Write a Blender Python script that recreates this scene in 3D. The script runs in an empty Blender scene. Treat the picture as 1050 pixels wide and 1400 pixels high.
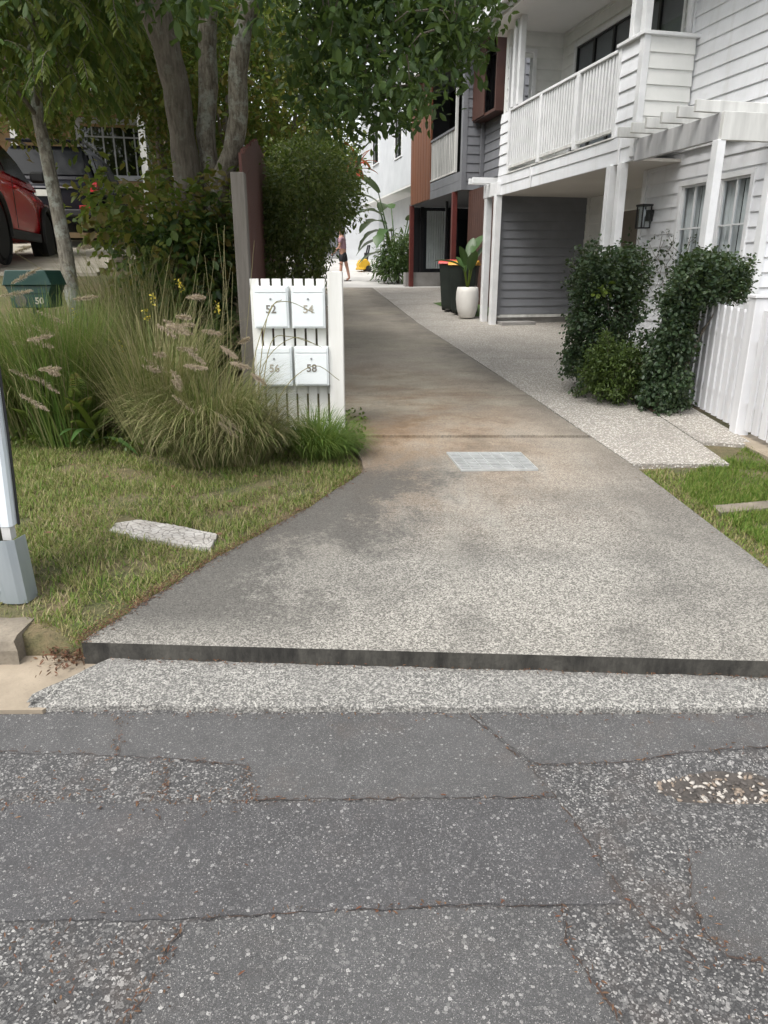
import bpy, bmesh, math, random
import numpy as np
from mathutils import Vector, Matrix

R = math.radians
rng = np.random.default_rng(11)
random.seed(5)
SC = bpy.context.scene
COL = SC.collection

# ------------------------------------------------------------------ camera
FPX = 972.0
PITCH = math.atan(330 / 972.0)
EYE = 1.6
cam_d = bpy.data.cameras.new('camera')
cam = bpy.data.objects.new('camera', cam_d)
COL.objects.link(cam)
cam_d.sensor_fit = 'VERTICAL'
cam_d.sensor_height = 36.0
cam_d.lens = 36.0 * FPX / 1400.0
cam_d.clip_end = 2000
cam_d.clip_start = 0.05
cam.location = (0, 0, EYE)
cam.rotation_euler = (R(90) - PITCH, 0, 0)
SC.camera = cam

# ------------------------------------------------------------------ sky, sun, exposure
SUN_EL, SUN_AZ = R(58), R(226)          # azimuth clockwise from +Y
world = bpy.data.worlds.new('World')
SC.world = world
world.use_nodes = True
wn = world.node_tree
wn.nodes.clear()
sky = wn.nodes.new('ShaderNodeTexSky')
sky.sky_type = 'NISHITA'
sky.sun_disc = False
sky.sun_elevation = SUN_EL
sky.sun_rotation = SUN_AZ
sky.air_density = 1.0
sky.dust_density = 4.0
sky.ozone_density = 1.0
hsv = wn.nodes.new('ShaderNodeHueSaturation')
hsv.inputs['Saturation'].default_value = 0.22
hsv.inputs['Value'].default_value = 1.0
bg = wn.nodes.new('ShaderNodeBackground')
bg.inputs['Strength'].default_value = 0.15
wo = wn.nodes.new('ShaderNodeOutputWorld')
wn.links.new(sky.outputs[0], hsv.inputs['Color'])
wn.links.new(hsv.outputs[0], bg.inputs['Color'])
wn.links.new(bg.outputs[0], wo.inputs['Surface'])

sun_d = bpy.data.lights.new('sun', 'SUN')
sun_d.energy = .8
sun_d.angle = R(30)
sun_d.color = (1.0, 0.965, 0.91)
sun = bpy.data.objects.new('sun', sun_d)
COL.objects.link(sun)
_s = Vector((math.sin(SUN_AZ) * math.cos(SUN_EL), math.cos(SUN_AZ) * math.cos(SUN_EL), math.sin(SUN_EL)))
sun.rotation_euler = (-_s).to_track_quat('-Z', 'Y').to_euler()
sun.location = (0, 0, 30)

SC.render.engine = 'CYCLES'
SC.cycles.use_denoising = True
SC.cycles.max_bounces = 8
SC.cycles.transparent_max_bounces = 12
SC.view_settings.view_transform = 'Standard'
SC.view_settings.look = 'None'
SC.view_settings.gamma = 1.0
SC.view_settings.use_curve_mapping = False
SC.view_settings.exposure = 1.25

# ------------------------------------------------------------------ pixel -> direction helpers
_c, _sn = math.cos(PITCH), math.sin(PITCH)
HD = np.array([-.2187, .9758, 0.0])     # the houses' long direction
WD = np.array([.9758, .2187, 0.0])      # across
HROT = math.atan2(.2187, .9758)


def ray(u, v):
    x = (u - 525) / FPX
    y = (700 - v) / FPX
    return np.array([x, _c + _sn * y, -_sn + _c * y])


def aty(u, v, Y):
    d = ray(u, v)
    return d * (Y / d[1]) + np.array([0, 0, EYE])


def onb(u, v, b):
    d = ray(u, v)
    P = d * (b / d.dot(WD)) + np.array([0, 0, EYE])
    return P.dot(HD), b, P[2]


def ona(u, v, a):
    d = ray(u, v)
    P = d * (a / d.dot(HD)) + np.array([0, 0, EYE])
    return a, P.dot(WD), P[2]


def proj(P):
    P = np.asarray(P, float)
    q = P - np.array([0, 0, EYE])
    zc = _c * q[..., 1] - _sn * q[..., 2]
    yc = _sn * q[..., 1] + _c * q[..., 2]
    return 525 + FPX * q[..., 0] / zc, 700 - FPX * yc / zc


# ------------------------------------------------------------------ ground height
_PY = [-100, 2.30, 2.58, 3.24, 4.78, 7.2, 14, 22.5, 26, 30, 34, 45, 80, 300]
_PZ = [.03, .03, .115, .20, .30, .41, .65, 1.12, 1.28, 1.72, 2.15, 2.9, 3.6, 4.2]


def prof(y):
    return np.interp(y, _PY, _PZ)


def smooth(t):
    t = np.clip(t, 0, 1)
    return t * t * (3 - 2 * t)


def fence_x(y):
    return -1.27 - .119 * (np.asarray(y) - 6.3)


def G(x, y):
    x = np.asarray(x, float); y = np.asarray(y, float)
    p = prof(y)
    tgt = 1.62 + .07 * np.clip(y - 9, 0, 30)
    tgt = np.maximum(tgt, p)
    s1 = smooth((y - 5.7) / 3.3)
    s2 = smooth((fence_x(y) - x + .15) / 1.3)
    return p + s1 * s2 * (tgt - p)


def gp(u, v):
    """ground point under a pixel"""
    d = ray(u, v)
    P = _T[:, None] * d[None] + np.array([0, 0, EYE])
    below = P[:, 2] <= G(P[:, 0], P[:, 1])
    k = int(np.argmax(below)) if below.any() else len(P) - 1
    return P[k].copy()


_T = np.concatenate([np.arange(.5, 9, .006), np.arange(9, 40, .03)])


# ------------------------------------------------------------------ materials
MATS = {}


class NT:
    def __init__(s, name):
        s.m = bpy.data.materials.new(name)
        s.m.use_nodes = True
        s.t = s.m.node_tree
        s.b = s.t.nodes['Principled BSDF']
        s.out = s.t.nodes['Material Output']
        s._pos = None
        MATS[name] = s.m

    def n(s, typ, **kw):
        nd = s.t.nodes.new(typ)
        for k, v in kw.items():
            setattr(nd, k, v)
        return nd

    def l(s, a, b):
        s.t.links.new(a, b)

    def pos(s):
        if s._pos is None:
            s._pos = s.n('ShaderNodeNewGeometry').outputs['Position']
        return s._pos

    def mapped(s, scale=(1, 1, 1), rot=(0, 0, 0)):
        mp = s.n('ShaderNodeMapping')
        mp.inputs['Scale'].default_value = scale
        mp.inputs['Rotation'].default_value = rot
        s.l(s.pos(), mp.inputs['Vector'])
        return mp.outputs[0]

    def noise(s, scale, detail=4, rough=.55, vec=None, dist=0):
        nd = s.n('ShaderNodeTexNoise')
        nd.inputs['Scale'].default_value = scale
        nd.inputs['Detail'].default_value = detail
        nd.inputs['Roughness'].default_value = rough
        nd.inputs['Distortion'].default_value = dist
        s.l(vec if vec is not None else s.pos(), nd.inputs['Vector'])
        return nd.outputs['Fac']

    def voro(s, scale, feature='F1', out='Color', vec=None, rnd=1):
        nd = s.n('ShaderNodeTexVoronoi', feature=feature)
        nd.inputs['Scale'].default_value = scale
        nd.inputs['Randomness'].default_value = rnd
        s.l(vec if vec is not None else s.pos(), nd.inputs['Vector'])
        return nd.outputs[out]

    def ramp(s, fac, stops, interp='LINEAR'):
        nd = s.n('ShaderNodeValToRGB')
        cr = nd.color_ramp
        cr.interpolation = interp
        while len(cr.elements) < len(stops):
            cr.elements.new(.5)
        for e, (p, c) in zip(cr.elements, stops):
            e.position = p
            e.color = (c[0], c[1], c[2], 1) if not isinstance(c, (int, float)) else (c, c, c, 1)
        s.l(fac, nd.inputs['Fac'])
        return nd.outputs['Color']

    def mix(s, fac, a, b, mode='MIX'):
        nd = s.n('ShaderNodeMix', data_type='RGBA', blend_type=mode)
        for sock, v in ((nd.inputs[0], fac), (nd.inputs[6], a), (nd.inputs[7], b)):
            if isinstance(v, (int, float)):
                sock.default_value = v if sock == nd.inputs[0] else (v, v, v, 1)
            elif isinstance(v, tuple):
                sock.default_value = (*v, 1)
            else:
                s.l(v, sock)
        return nd.outputs[2]

    def math(s, op, a, b=None, clamp=False):
        nd = s.n('ShaderNodeMath', operation=op, use_clamp=clamp)
        for i, v in enumerate((a, b)):
            if v is None:
                continue
            if isinstance(v, (int, float)):
                nd.inputs[i].default_value = v
            else:
                s.l(v, nd.inputs[i])
        return nd.outputs[0]

    def sep(s):
        nd = s.n('ShaderNodeSeparateXYZ')
        s.l(s.pos(), nd.inputs[0])
        return nd.outputs

    def maprange(s, v, a, b, c=0, d=1):
        nd = s.n('ShaderNodeMapRange')
        s.l(v, nd.inputs[0])
        for i, q in enumerate((a, b, c, d)):
            nd.inputs[i + 1].default_value = q
        return nd.outputs[0]

    def bump(s, h, strength=.3, dist=.01):
        nd = s.n('ShaderNodeBump')
        nd.inputs['Strength'].default_value = strength
        nd.inputs['Distance'].default_value = dist
        s.l(h, nd.inputs['Height'])
        s.l(nd.outputs[0], s.b.inputs['Normal'])

    def color(s, c):
        if isinstance(c, tuple):
            s.b.inputs['Base Color'].default_value = (*c, 1)
        else:
            s.l(c, s.b.inputs['Base Color'])

    def rough(s, v):
        if isinstance(v, (int, float)):
            s.b.inputs['Roughness'].default_value = v
        else:
            s.l(v, s.b.inputs['Roughness'])


def paint(name, c1, c2=None, scale=6, rough=.55, bump=.0, metallic=0, streak=False):
    t = NT(name)
    if c2 is None:
        c2 = tuple(x * .86 for x in c1)
    vec = t.mapped((1, 1, .12)) if streak else None
    f = t.noise(scale, 5, .6, vec)
    t.color(t.mix(t.ramp(f, [(.35, 0), (.7, 1)]), c1, c2))
    t.rough(rough)
    t.b.inputs['Metallic'].default_value = metallic
    if bump:
        t.bump(t.noise(scale * 8, 4), bump, .004)
    return t.m


def wood(name, c1, c2, scale=(30, 30, 1.5), rough=.75, bump=.3):
    t = NT(name)
    f = t.noise(1.0, 6, .65, t.mapped(scale))
    g = t.noise(2.0, 3)
    t.color(t.mix(t.math('MULTIPLY', g, .5), t.mix(t.ramp(f, [(.3, 0), (.7, 1)]), c1, c2), tuple(x * .6 for x in c1)))
    t.rough(rough)
    t.bump(f, bump, .004)
    return t.m


def leafmat(name, cols, trans=.35, rough=.5, spec=.4):
    """cols: list of colours picked at random leaf by leaf"""
    t = NT(name)
    g = t.n('ShaderNodeNewGeometry')
    st = [(i / max(1, len(cols)), c) for i, c in enumerate(cols)]
    c = t.ramp(g.outputs['Random Per Island'], st, 'LINEAR')
    t.color(c)
    t.rough(rough)
    t.b.inputs['Specular IOR Level'].default_value = spec
    tr = t.n('ShaderNodeBsdfTranslucent')
    t.l(t.mix(.5, c, (.16, .22, .03)), tr.inputs['Color'])
    ms = t.n('ShaderNodeMixShader')
    ms.inputs[0].default_value = trans
    t.l(t.b.outputs[0], ms.inputs[1])
    t.l(tr.outputs[0], ms.inputs[2])
    t.l(ms.outputs[0], t.out.inputs['Surface'])
    return t.m


def glassmat(name, tint=(.9, .93, .95), rough=.02, base=.05):
    t = NT(name)
    lw = t.n('ShaderNodeLayerWeight')
    lw.inputs['Blend'].default_value = .5
    fac = t.math('ADD', t.math('MULTIPLY', t.math('POWER', lw.outputs['Facing'], 4.0), .75), base, True)
    tr = t.n('ShaderNodeBsdfTransparent')
    tr.inputs['Color'].default_value = (*tint, 1)
    gl = t.n('ShaderNodeBsdfGlossy')
    gl.inputs['Roughness'].default_value = rough
    ms = t.n('ShaderNodeMixShader')
    t.l(fac, ms.inputs[0])
    t.l(tr.outputs[0], ms.inputs[1])
    t.l(gl.outputs[0], ms.inputs[2])
    t.l(ms.outputs[0], t.out.inputs['Surface'])
    return t.m


# ---- asphalt
def asphalt(name, binder, stones, scale, chip_amt, bumpd, brown=.0, gap=.55):
    """binder colour, list of stone tones, stones per metre; irregular stones of several sizes bedded in binder"""
    t = NT(name)
    nzv = t.n('ShaderNodeTexNoise'); nzv.inputs['Scale'].default_value = scale * .9; nzv.inputs['Detail'].default_value = 2
    t.l(t.pos(), nzv.inputs['Vector'])
    sc = t.n('ShaderNodeVectorMath', operation='SCALE'); sc.inputs['Scale'].default_value = .9 / scale
    t.l(nzv.outputs['Color'], sc.inputs[0])
    wv = t.n('ShaderNodeVectorMath', operation='ADD'); t.l(t.pos(), wv.inputs[0]); t.l(sc.outputs[0], wv.inputs[1])
    W = wv.outputs[0]
    big = t.noise(1.3, 5, .6)
    med = t.noise(9, 5, .65)
    tiny = t.noise(scale * 2.2, 3, .7)
    base = t.mix(t.ramp(tiny, [(.35, 0), (.65, 1)]), tuple(x * .35 for x in binder), tuple(x * 1.5 for x in binder))
    hs = []
    for k, (f, amt) in enumerate(((1.0, chip_amt), (.55, chip_amt * .55), (1.9, chip_amt * 1.2))):
        v = t.voro(scale * f, 'F1', 'Color', W)
        s_ = t.n('ShaderNodeSeparateColor'); t.l(v, s_.inputs[0])
        d = t.voro(scale * f, 'F1', 'Distance', W)
        rad = t.math('MULTIPLY', s_.outputs[2], gap)
        m = t.math('MULTIPLY', t.math('LESS_THAN', s_.outputs[1], amt), t.math('LESS_THAN', d, rad))
        tone = t.ramp(s_.outputs[0], [(i_ / (len(stones) - 1), c_) for i_, c_ in enumerate(stones)])
        base = t.mix(m, base, tone)
        hs.append(m)
    base = t.mix(t.ramp(med, [(.42, 0), (.75, .5)]), base, tuple(x * .55 for x in binder))
    base = t.mix(t.ramp(big, [(.35, .0), (.72, .28)]), base, tuple(min(1, x * 2.0) for x in binder))
    if brown:
        br = t.noise(2.1, 7, .75)
        base = t.mix(t.ramp(br, [(.52, 0), (.72, brown)]), base, (.115, .075, .05))
    t.color(base)
    t.rough(.88)
    h = t.math('ADD', t.math('ADD', t.math('MULTIPLY', hs[0], .6), t.math('MULTIPLY', hs[1], .8)), t.math('ADD', t.math('MULTIPLY', tiny, .8), t.math('MULTIPLY', med, .8)))
    t.bump(h, .55, bumpd)
    return t.m


G5 = [(.035, .035, .035), (.062, .061, .060), (.10, .098, .095), (.145, .142, .137), (.21, .205, .197), (.38, .37, .35)]
G4 = [(.045, .045, .047), (.068, .067, .068), (.095, .093, .092), (.13, .128, .125), (.32, .312, .30)]
asphalt('asphalt_coarse', (.047, .046, .046), G5, 100, .72, .008, .22, .74)
asphalt('asphalt_fine', (.066, .065, .064), G4, 210, .55, .004, .22, .62)
asphalt('asphalt_fine_dark', (.055, .054, .055), G4, 185, .52, .004, .1, .64)
asphalt('asphalt_fine_pale', (.062, .0615, .0615), G5, 175, .6, .004, .1, .66)

# ---- concrete of the driveway: exposed sand and stone, mould, rusty runoff
t = NT('drive_concrete')
xyz = t.sep()
big = t.noise(.8, 7, .66)
big2 = t.noise(2.0, 7, .68)
streak = t.noise(1.0, 6, .65, t.mapped((3.2, .7, 1)))
cross = t.noise(1.0, 7, .7, t.mapped((.8, 1.5, 1)))
grain = t.voro(165, 'F1', 'Color')
gs = t.n('ShaderNodeSeparateColor'); t.l(grain, gs.inputs[0])
grain2 = t.voro(260, 'F1', 'Color')
g2 = t.n('ShaderNodeSeparateColor'); t.l(grain2, g2.inputs[0])
fine = t.noise(95, 4, .75)
fine2 = t.noise(34, 5, .72)
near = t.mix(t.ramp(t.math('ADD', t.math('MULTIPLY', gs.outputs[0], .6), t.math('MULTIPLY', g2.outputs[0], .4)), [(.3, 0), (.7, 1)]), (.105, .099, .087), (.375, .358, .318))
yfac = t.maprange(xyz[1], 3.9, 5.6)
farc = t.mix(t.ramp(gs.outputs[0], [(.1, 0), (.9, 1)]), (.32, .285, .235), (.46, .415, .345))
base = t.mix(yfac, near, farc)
# rusty brown runoff in the lane above and around the grate
bmask = t.math('MULTIPLY', t.maprange(xyz[1], 3.3, 5.4), t.maprange(xyz[1], 9.5, 7.0, .08, 1))
bmask = t.math('MULTIPLY', bmask, t.maprange(xyz[0], 1.6, .2, .3, 1))
bmask = t.math('MULTIPLY', bmask, t.ramp(big2, [(.3, .3), (.6, 1.0)]))
base = t.mix(bmask, base, t.mix(gs.outputs[1], (.20, .118, .060), (.31, .205, .115)))
# pale worn bands
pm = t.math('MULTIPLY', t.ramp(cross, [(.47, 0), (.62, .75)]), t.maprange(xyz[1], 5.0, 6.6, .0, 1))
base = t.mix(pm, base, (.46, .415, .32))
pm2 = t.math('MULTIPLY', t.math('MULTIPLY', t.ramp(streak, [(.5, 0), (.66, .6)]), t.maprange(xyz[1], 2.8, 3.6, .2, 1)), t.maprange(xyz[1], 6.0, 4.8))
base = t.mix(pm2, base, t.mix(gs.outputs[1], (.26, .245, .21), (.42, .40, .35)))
# dark mould: the left wing of the crossover, and mottling everywhere
e_ = t.math('ADD', t.math('ADD', xyz[0], t.math('MULTIPLY', xyz[1], -.326)), 1.41)
e_ = t.math('ADD', e_, t.math('MULTIPLY', t.math('SUBTRACT', big2, .5), 2.6))
e_ = t.math('ADD', e_, t.math('MULTIPLY', t.math('SUBTRACT', fine2, .5), 1.2))
wing = t.maprange(e_, .55, -.10)
wing = t.math('MULTIPLY', wing, t.maprange(xyz[1], 2.62, 2.85, .25, 1))
wing = t.math('MULTIPLY', wing, t.maprange(xyz[1], 5.4, 4.6))
mott = t.ramp(big, [(.47, 0), (.62, .5)])
mott2 = t.ramp(big2, [(.5, 0), (.64, .45)])
mot = t.math('MULTIPLY', t.math('MAXIMUM', mott, mott2), t.maprange(xyz[1], 5.0, 7.5, 1, .38))
# the right hand margin is darker too
edge_r = t.math('MULTIPLY', t.maprange(t.math('ADD', t.math('ADD', xyz[0], t.math('MULTIPLY', xyz[1], .125)), t.math('MULTIPLY', t.math('SUBTRACT', big2, .5), 1.2)), 1.75, 2.35), .55)
dark = t.math('MAXIMUM', t.math('MULTIPLY', wing, .84), t.math('MAXIMUM', mot, edge_r))
base = t.mix(dark, base, t.mix(gs.outputs[2], (.030, .029, .026), (.085, .08, .072)))
base = t.mix(t.ramp(fine, [(.5, 0), (.64, .75)]), base, (.07, .066, .058))
base = t.mix(t.ramp(fine2, [(.52, 0), (.70, .28)]), base, (.095, .09, .078))
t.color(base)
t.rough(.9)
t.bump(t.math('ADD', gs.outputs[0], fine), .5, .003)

t = NT('apron_concrete')
grain = t.voro(190, 'F1', 'Color')
gs = t.n('ShaderNodeSeparateColor'); t.l(grain, gs.inputs[0])
n2 = t.noise(5, 6, .65)
fine = t.noise(60, 4, .7)
base = t.mix(t.ramp(gs.outputs[0], [(.25, 0), (.75, 1)]), (.10, .097, .09), (.36, .35, .32))
base = t.mix(t.ramp(fine, [(.47, 0), (.62, .8)]), base, (.10, .098, .092))
base = t.mix(t.ramp(n2, [(.5, 0), (.75, .6)]), base, (.16, .155, .145))
t.color(base); t.rough(.9)
t.bump(t.math('ADD', gs.outputs[0], fine), .8, .006)

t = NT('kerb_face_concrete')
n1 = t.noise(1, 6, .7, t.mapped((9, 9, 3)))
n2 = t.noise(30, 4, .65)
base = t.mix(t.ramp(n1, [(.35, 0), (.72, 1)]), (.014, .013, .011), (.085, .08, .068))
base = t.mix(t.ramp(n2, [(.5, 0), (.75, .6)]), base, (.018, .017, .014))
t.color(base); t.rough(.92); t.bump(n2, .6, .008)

t = NT('old_kerb_concrete')
n1 = t.noise(5, 6, .7)
n2 = t.noise(60, 4, .65)
base = t.mix(t.ramp(n1, [(.3, 0), (.7, 1)]), (.25, .215, .165), (.10, .085, .065))
base = t.mix(t.ramp(n2, [(.5, 0), (.75, .5)]), base, (.10, .085, .07))
t.color(base); t.rough(.92); t.bump(n2, .6, .006)

t = NT('gutter_concrete')
n1 = t.noise(4, 6, .7)
n2 = t.noise(60, 4, .65)
base = t.mix(t.ramp(n1, [(.3, 0), (.75, 1)]), (.33, .275, .205), (.20, .165, .12))
base = t.mix(t.ramp(n2, [(.58, 0), (.8, .5)]), base, (.14, .12, .09))
t.color(base); t.rough(.9); t.bump(n2, .4, .004)

# ---- pebble path
def pebble(name, dim):
    t = NT(name)
    v = t.voro(62, 'F1', 'Color')
    gs = t.n('ShaderNodeSeparateColor'); t.l(v, gs.inputs[0])
    d = t.voro(62, 'F1', 'Distance')
    st = t.ramp(gs.outputs[0], [(0, (.22, .19, .16)), (.25, (.46, .42, .36)), (.55, (.64, .61, .55)), (.8, (.74, .72, .67)), (.95, (.34, .31, .28))])
    base = t.mix(t.ramp(d, [(.32, 0), (.52, 1)]), st, (.27, .25, .22))
    big = t.noise(1.4, 5, .6)
    base = t.mix(t.ramp(big, [(.42, 0), (.75, dim)]), base, (.17, .155, .135))
    t.color(base); t.rough(.75)
    t.bump(t.math('MULTIPLY', d, -1), .9, .006)


pebble('pebble_pale', .45)
pebble('pebble_grey', .7)
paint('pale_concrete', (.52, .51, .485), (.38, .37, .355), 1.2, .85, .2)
paint('grey_concrete', (.30, .29, .275), (.21, .20, .19), 3, .85, .2)
paint('slab_edge', (.22, .21, .19), (.12, .11, .1), 6, .9)

# ---- soil, lawn floor
t = NT('terrain_soil')
n1 = t.noise(3.5, 6, .65)
n2 = t.noise(55, 5, .7)
base = t.mix(t.ramp(n1, [(.35, 0), (.65, 1)]), (.075, .085, .03), (.17, .125, .07))
base = t.mix(t.ramp(n2, [(.45, 0), (.7, .7)]), base, (.05, .045, .022))
t.color(base); t.rough(.95); t.bump(n2, .8, .02)
paint('pothole_grit', (.085, .074, .065), (.04, .036, .032), 60, .95, .8)
paint('mulch', (.075, .05, .035), (.15, .09, .055), 40, .95, .8)
paint('lot_paving', (.34, .31, .25), (.22, .20, .155), 3, .9, .3)
paint('far_earth', (.10, .10, .05), (.06, .08, .03), 1, .95)

# ---- painted things
paint('white_paint', (.80, .805, .81), (.66, .67, .67), 4, .45)
t = NT('white_board')
f1 = t.noise(2.2, 6, .65)
f2 = t.noise(1.0, 5, .65, t.mapped((7, 7, .5)))
f3 = t.noise(40, 4, .7)
base = t.mix(t.ramp(f1, [(.35, 0), (.7, 1)]), (.80, .81, .83), (.70, .71, .725))
base = t.mix(t.ramp(f2, [(.52, 0), (.72, .45)]), base, (.58, .58, .56))
base = t.mix(t.ramp(f3, [(.6, 0), (.8, .25)]), base, (.5, .5, .49))
t.color(base); t.rough(.5); t.bump(f3, .12, .003)
paint('far_white', (.60, .62, .64), (.52, .54, .56), 2, .6, .05)
paint('casement_shaded_white', (.40, .41, .43), (.33, .34, .35), 4, .5)  # white window frame, its shade under the veranda put into the grey
paint('cream_board', (.77, .77, .745), (.67, .68, .65), 3.0, .5, .05)
paint('white_old', (.70, .70, .67), (.42, .42, .40), 5, .6, .1, streak=True)
paint('stained_beam', (.60, .60, .60), (.30, .30, .31), 4, .6, .1, streak=True)
paint('soffit_shaded_white', (.62, .59, .54), (.56, .53, .48), 1, .6)  # white soffit with the shade below the balcony painted in as warm grey
paint('soffit_white', (.78, .77, .75), (.72, .71, .69), 1, .6)
paint('grey_board', (.195, .203, .22), (.16, .166, .18), 3, .5, .05)
paint('midgrey_board', (.20, .205, .22), (.155, .16, .172), 3, .5, .05)
paint('grey_trim', (.16, .165, .178), (.13, .133, .142), 4, .5)
paint('taupe_door', (.20, .175, .145), (.165, .145, .12), 3, .5)
wood('rust_timber', (.21, .076, .030), (.125, .044, .02), (22, 22, .8), .5, .15)
paint('brown_metal', (.082, .036, .026), (.062, .027, .02), 4, .5)
paint('red_post_paint', (.13, .030, .024), (.10, .022, .019), 6, .45)
paint('black_frame', (.012, .012, .014), (.018, .018, .02), 5, .35)
paint('tan_board', (.30, .20, .09), (.22, .14, .06), 3, .6, .05)
paint('roof_metal', (.55, .56, .57), (.47, .48, .49), 2, .4, metallic=.3)
paint('curtain_cloth', (.84, .84, .82), (.74, .74, .72), 6, .9)
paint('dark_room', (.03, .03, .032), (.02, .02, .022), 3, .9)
wood('grey_timber', (.19, .172, .148), (.105, .093, .078), (26, 26, 2.0), .85, .5)
wood('brown_paling', (.12, .042, .030), (.07, .026, .019), (26, 26, 2.0), .75, .4)
wood('pole_timber', (.28, .27, .23), (.17, .17, .14), (22, 22, 1.2), .85, .6)
paint('galvanised', (.42, .47, .50), (.30, .34, .37), 9, .38, .05, metallic=.55, streak=True)
paint('conduit_plastic', (.74, .80, .83), (.62, .68, .71), 6, .35, streak=True)
paint('letterbox_paint', (.82, .86, .86), (.76, .80, .80), 6, .35)
paint('fence_white', (.80, .795, .76), (.66, .65, .60), 7, .5, streak=True)
paint('picket_white', (.66, .66, .67), (.52, .52, .53), 7, .5, streak=True)
paint('number_grey', (.20, .185, .16), None, 10, .5)
paint('number_pale', (.42, .39, .32), None, 10, .5)
paint('lock_metal', (.35, .36, .36), None, 10, .3, metallic=.8)
paint('green_metal', (.012, .048, .038), (.008, .034, .027), 5, .4)
paint('bin_green', (.022, .030, .024), (.016, .022, .018), 5, .5)
paint('lid_yellow', (.72, .36, .03), None, 5, .45)
paint('lid_red', (.60, .07, .06), None, 5, .45)
paint('pot_white', (.72, .70, .66), (.62, .60, .56), 3, .5)
paint('washer_yellow', (.70, .42, .03), None, 5, .4)
paint('washer_black', (.015, .015, .017), None, 5, .45)
paint('number_white', (.75, .78, .74), None, 5, .5)
paint('lamp_black', (.012, .012, .012), None, 5, .4)
paint('grate_steel', (.55, .56, .55), (.40, .41, .40), 12, .45, .1, metallic=.4)
paint('pit_dark', (.10, .095, .085), (.06, .055, .05), 12, .9)
paint('crack_dirt', (.075, .042, .028), (.03, .026, .023), 30, .95)
paint('tyre_rubber', (.014, .014, .015), None, 5, .8)
paint('rim_metal', (.30, .31, .32), None, 5, .3, metallic=.8)
paint('cladding_black', (.02, .02, .021), None, 5, .6)
paint('tail_lamp_red', (.45, .01, .02), None, 5, .15)
paint('lamp_clear', (.75, .76, .78), None, 5, .1)
paint('plate_pale', (.65, .66, .60), None, 5, .5)
paint('artificial_turf', (.075, .13, .03), (.05, .09, .022), 30, .9, .5)
for nm, c in (('car_red', (.62, .010, .016)), ('car_black', (.018, .019, .024))):
    t = NT(nm)
    t.color(c); t.rough(.25)
    t.b.inputs['Coat Weight'].default_value = .45 if nm == 'car_red' else .0
    t.b.inputs['Specular IOR Level'].default_value = .35 if nm == 'car_red' else .08
    t.b.inputs['Coat Roughness'].default_value = .03
t = NT('car_glass')
t.color((.012, .014, .016)); t.rough(.15); t.b.inputs['Specular IOR Level'].default_value = .04
glassmat('window_glass', (.80, .84, .86))
glassmat('dark_glass', (.30, .33, .36), .02, .08)

t = NT('stone_slab')
n1 = t.noise(9, 5, .6)
w = t.n('ShaderNodeVectorMath', operation='ADD')
nz = t.n('ShaderNodeTexNoise'); nz.inputs['Scale'].default_value = 12; t.l(t.pos(), nz.inputs['Vector'])
sc_ = t.n('ShaderNodeVectorMath', operation='SCALE'); sc_.inputs['Scale'].default_value = .045
t.l(nz.outputs['Color'], sc_.inputs[0]); t.l(t.pos(), w.inputs[0]); t.l(sc_.outputs[0], w.inputs[1])
cr = t.voro(24, 'DISTANCE_TO_EDGE', 'Distance', w.outputs[0])
base = t.mix(t.ramp(n1, [(.35, 0), (.72, 1)]), (.46, .44, .41), (.26, .24, .21))
base = t.mix(t.ramp(cr, [(.008, .75), (.03, 0)]), base, (.13, .115, .10))
t.color(base); t.rough(.9); t.bump(t.ramp(cr, [(.0, 0), (.06, 1)]), .8, .008)

# bark
t = NT('bark_pale')
n1 = t.noise(7, 6, .7); n2 = t.noise(1, 5, .65, t.mapped((35, 35, 7)))
base = t.mix(t.ramp(n2, [(.35, 0), (.68, 1)]), (.28, .255, .205), (.085, .07, .05))
n3 = t.noise(22, 5, .75)
base = t.mix(t.ramp(n1, [(.50, 0), (.58, .7)]), base, (.34, .36, .31))
base = t.mix(t.ramp(n3, [(.52, 0), (.62, .7)]), base, (.09, .078, .058))
t.color(base); t.rough(.9); t.bump(n2, .8, .02)
t = NT('bark_brown')
n2 = t.noise(1, 6, .7, t.mapped((30, 30, 5)))
n1 = t.noise(9, 5, .7)
base = t.mix(t.ramp(n2, [(.35, 0), (.68, 1)]), (.20, .175, .14), (.08, .066, .05))
base = t.mix(t.ramp(n1, [(.55, 0), (.70, .5)]), base, (.26, .27, .22))
t.color(base); t.rough(.9); t.bump(n2, .8, .02)

leafmat('leaf_dark', [(.024, .055, .018), (.038, .082, .022), (.055, .105, .028), (.085, .14, .04)], .4, .45, .45)
leafmat('leaf_mid', [(.045, .085, .02), (.065, .115, .025), (.105, .155, .03), (.16, .19, .045)], .5)
leafmat('leaf_yellowish', [(.06, .105, .02), (.085, .14, .026), (.12, .165, .03), (.17, .19, .038), (.17, .13, .035)], .52)
leafmat('leaf_olive', [(.040, .072, .02), (.065, .105, .026), (.098, .138, .033), (.15, .175, .055)], .42, .5, .4)
leafmat('leaf_hedge', [(.014, .030, .015), (.024, .046, .02), (.038, .064, .028), (.06, .085, .04), (.03, .055, .024)], .2, .45, .4)
leafmat('leaf_bush', [(.03, .055, .012), (.045, .075, .014), (.06, .09, .018)], .25)
leafmat('leaf_fresh', [(.05, .085, .012), (.075, .11, .015), (.10, .14, .02)], .3)
leafmat('leaf_banana', [(.03, .07, .02), (.04, .085, .022), (.05, .10, .028)], .12, .4)
leafmat('leaf_red', [(.45, .05, .02), (.55, .10, .03), (.40, .03, .04)], .4)
leafmat('grass_tuft', [(.095, .135, .04), (.14, .175, .055), (.20, .21, .08), (.30, .27, .14)], .25, .6, .2)
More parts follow.
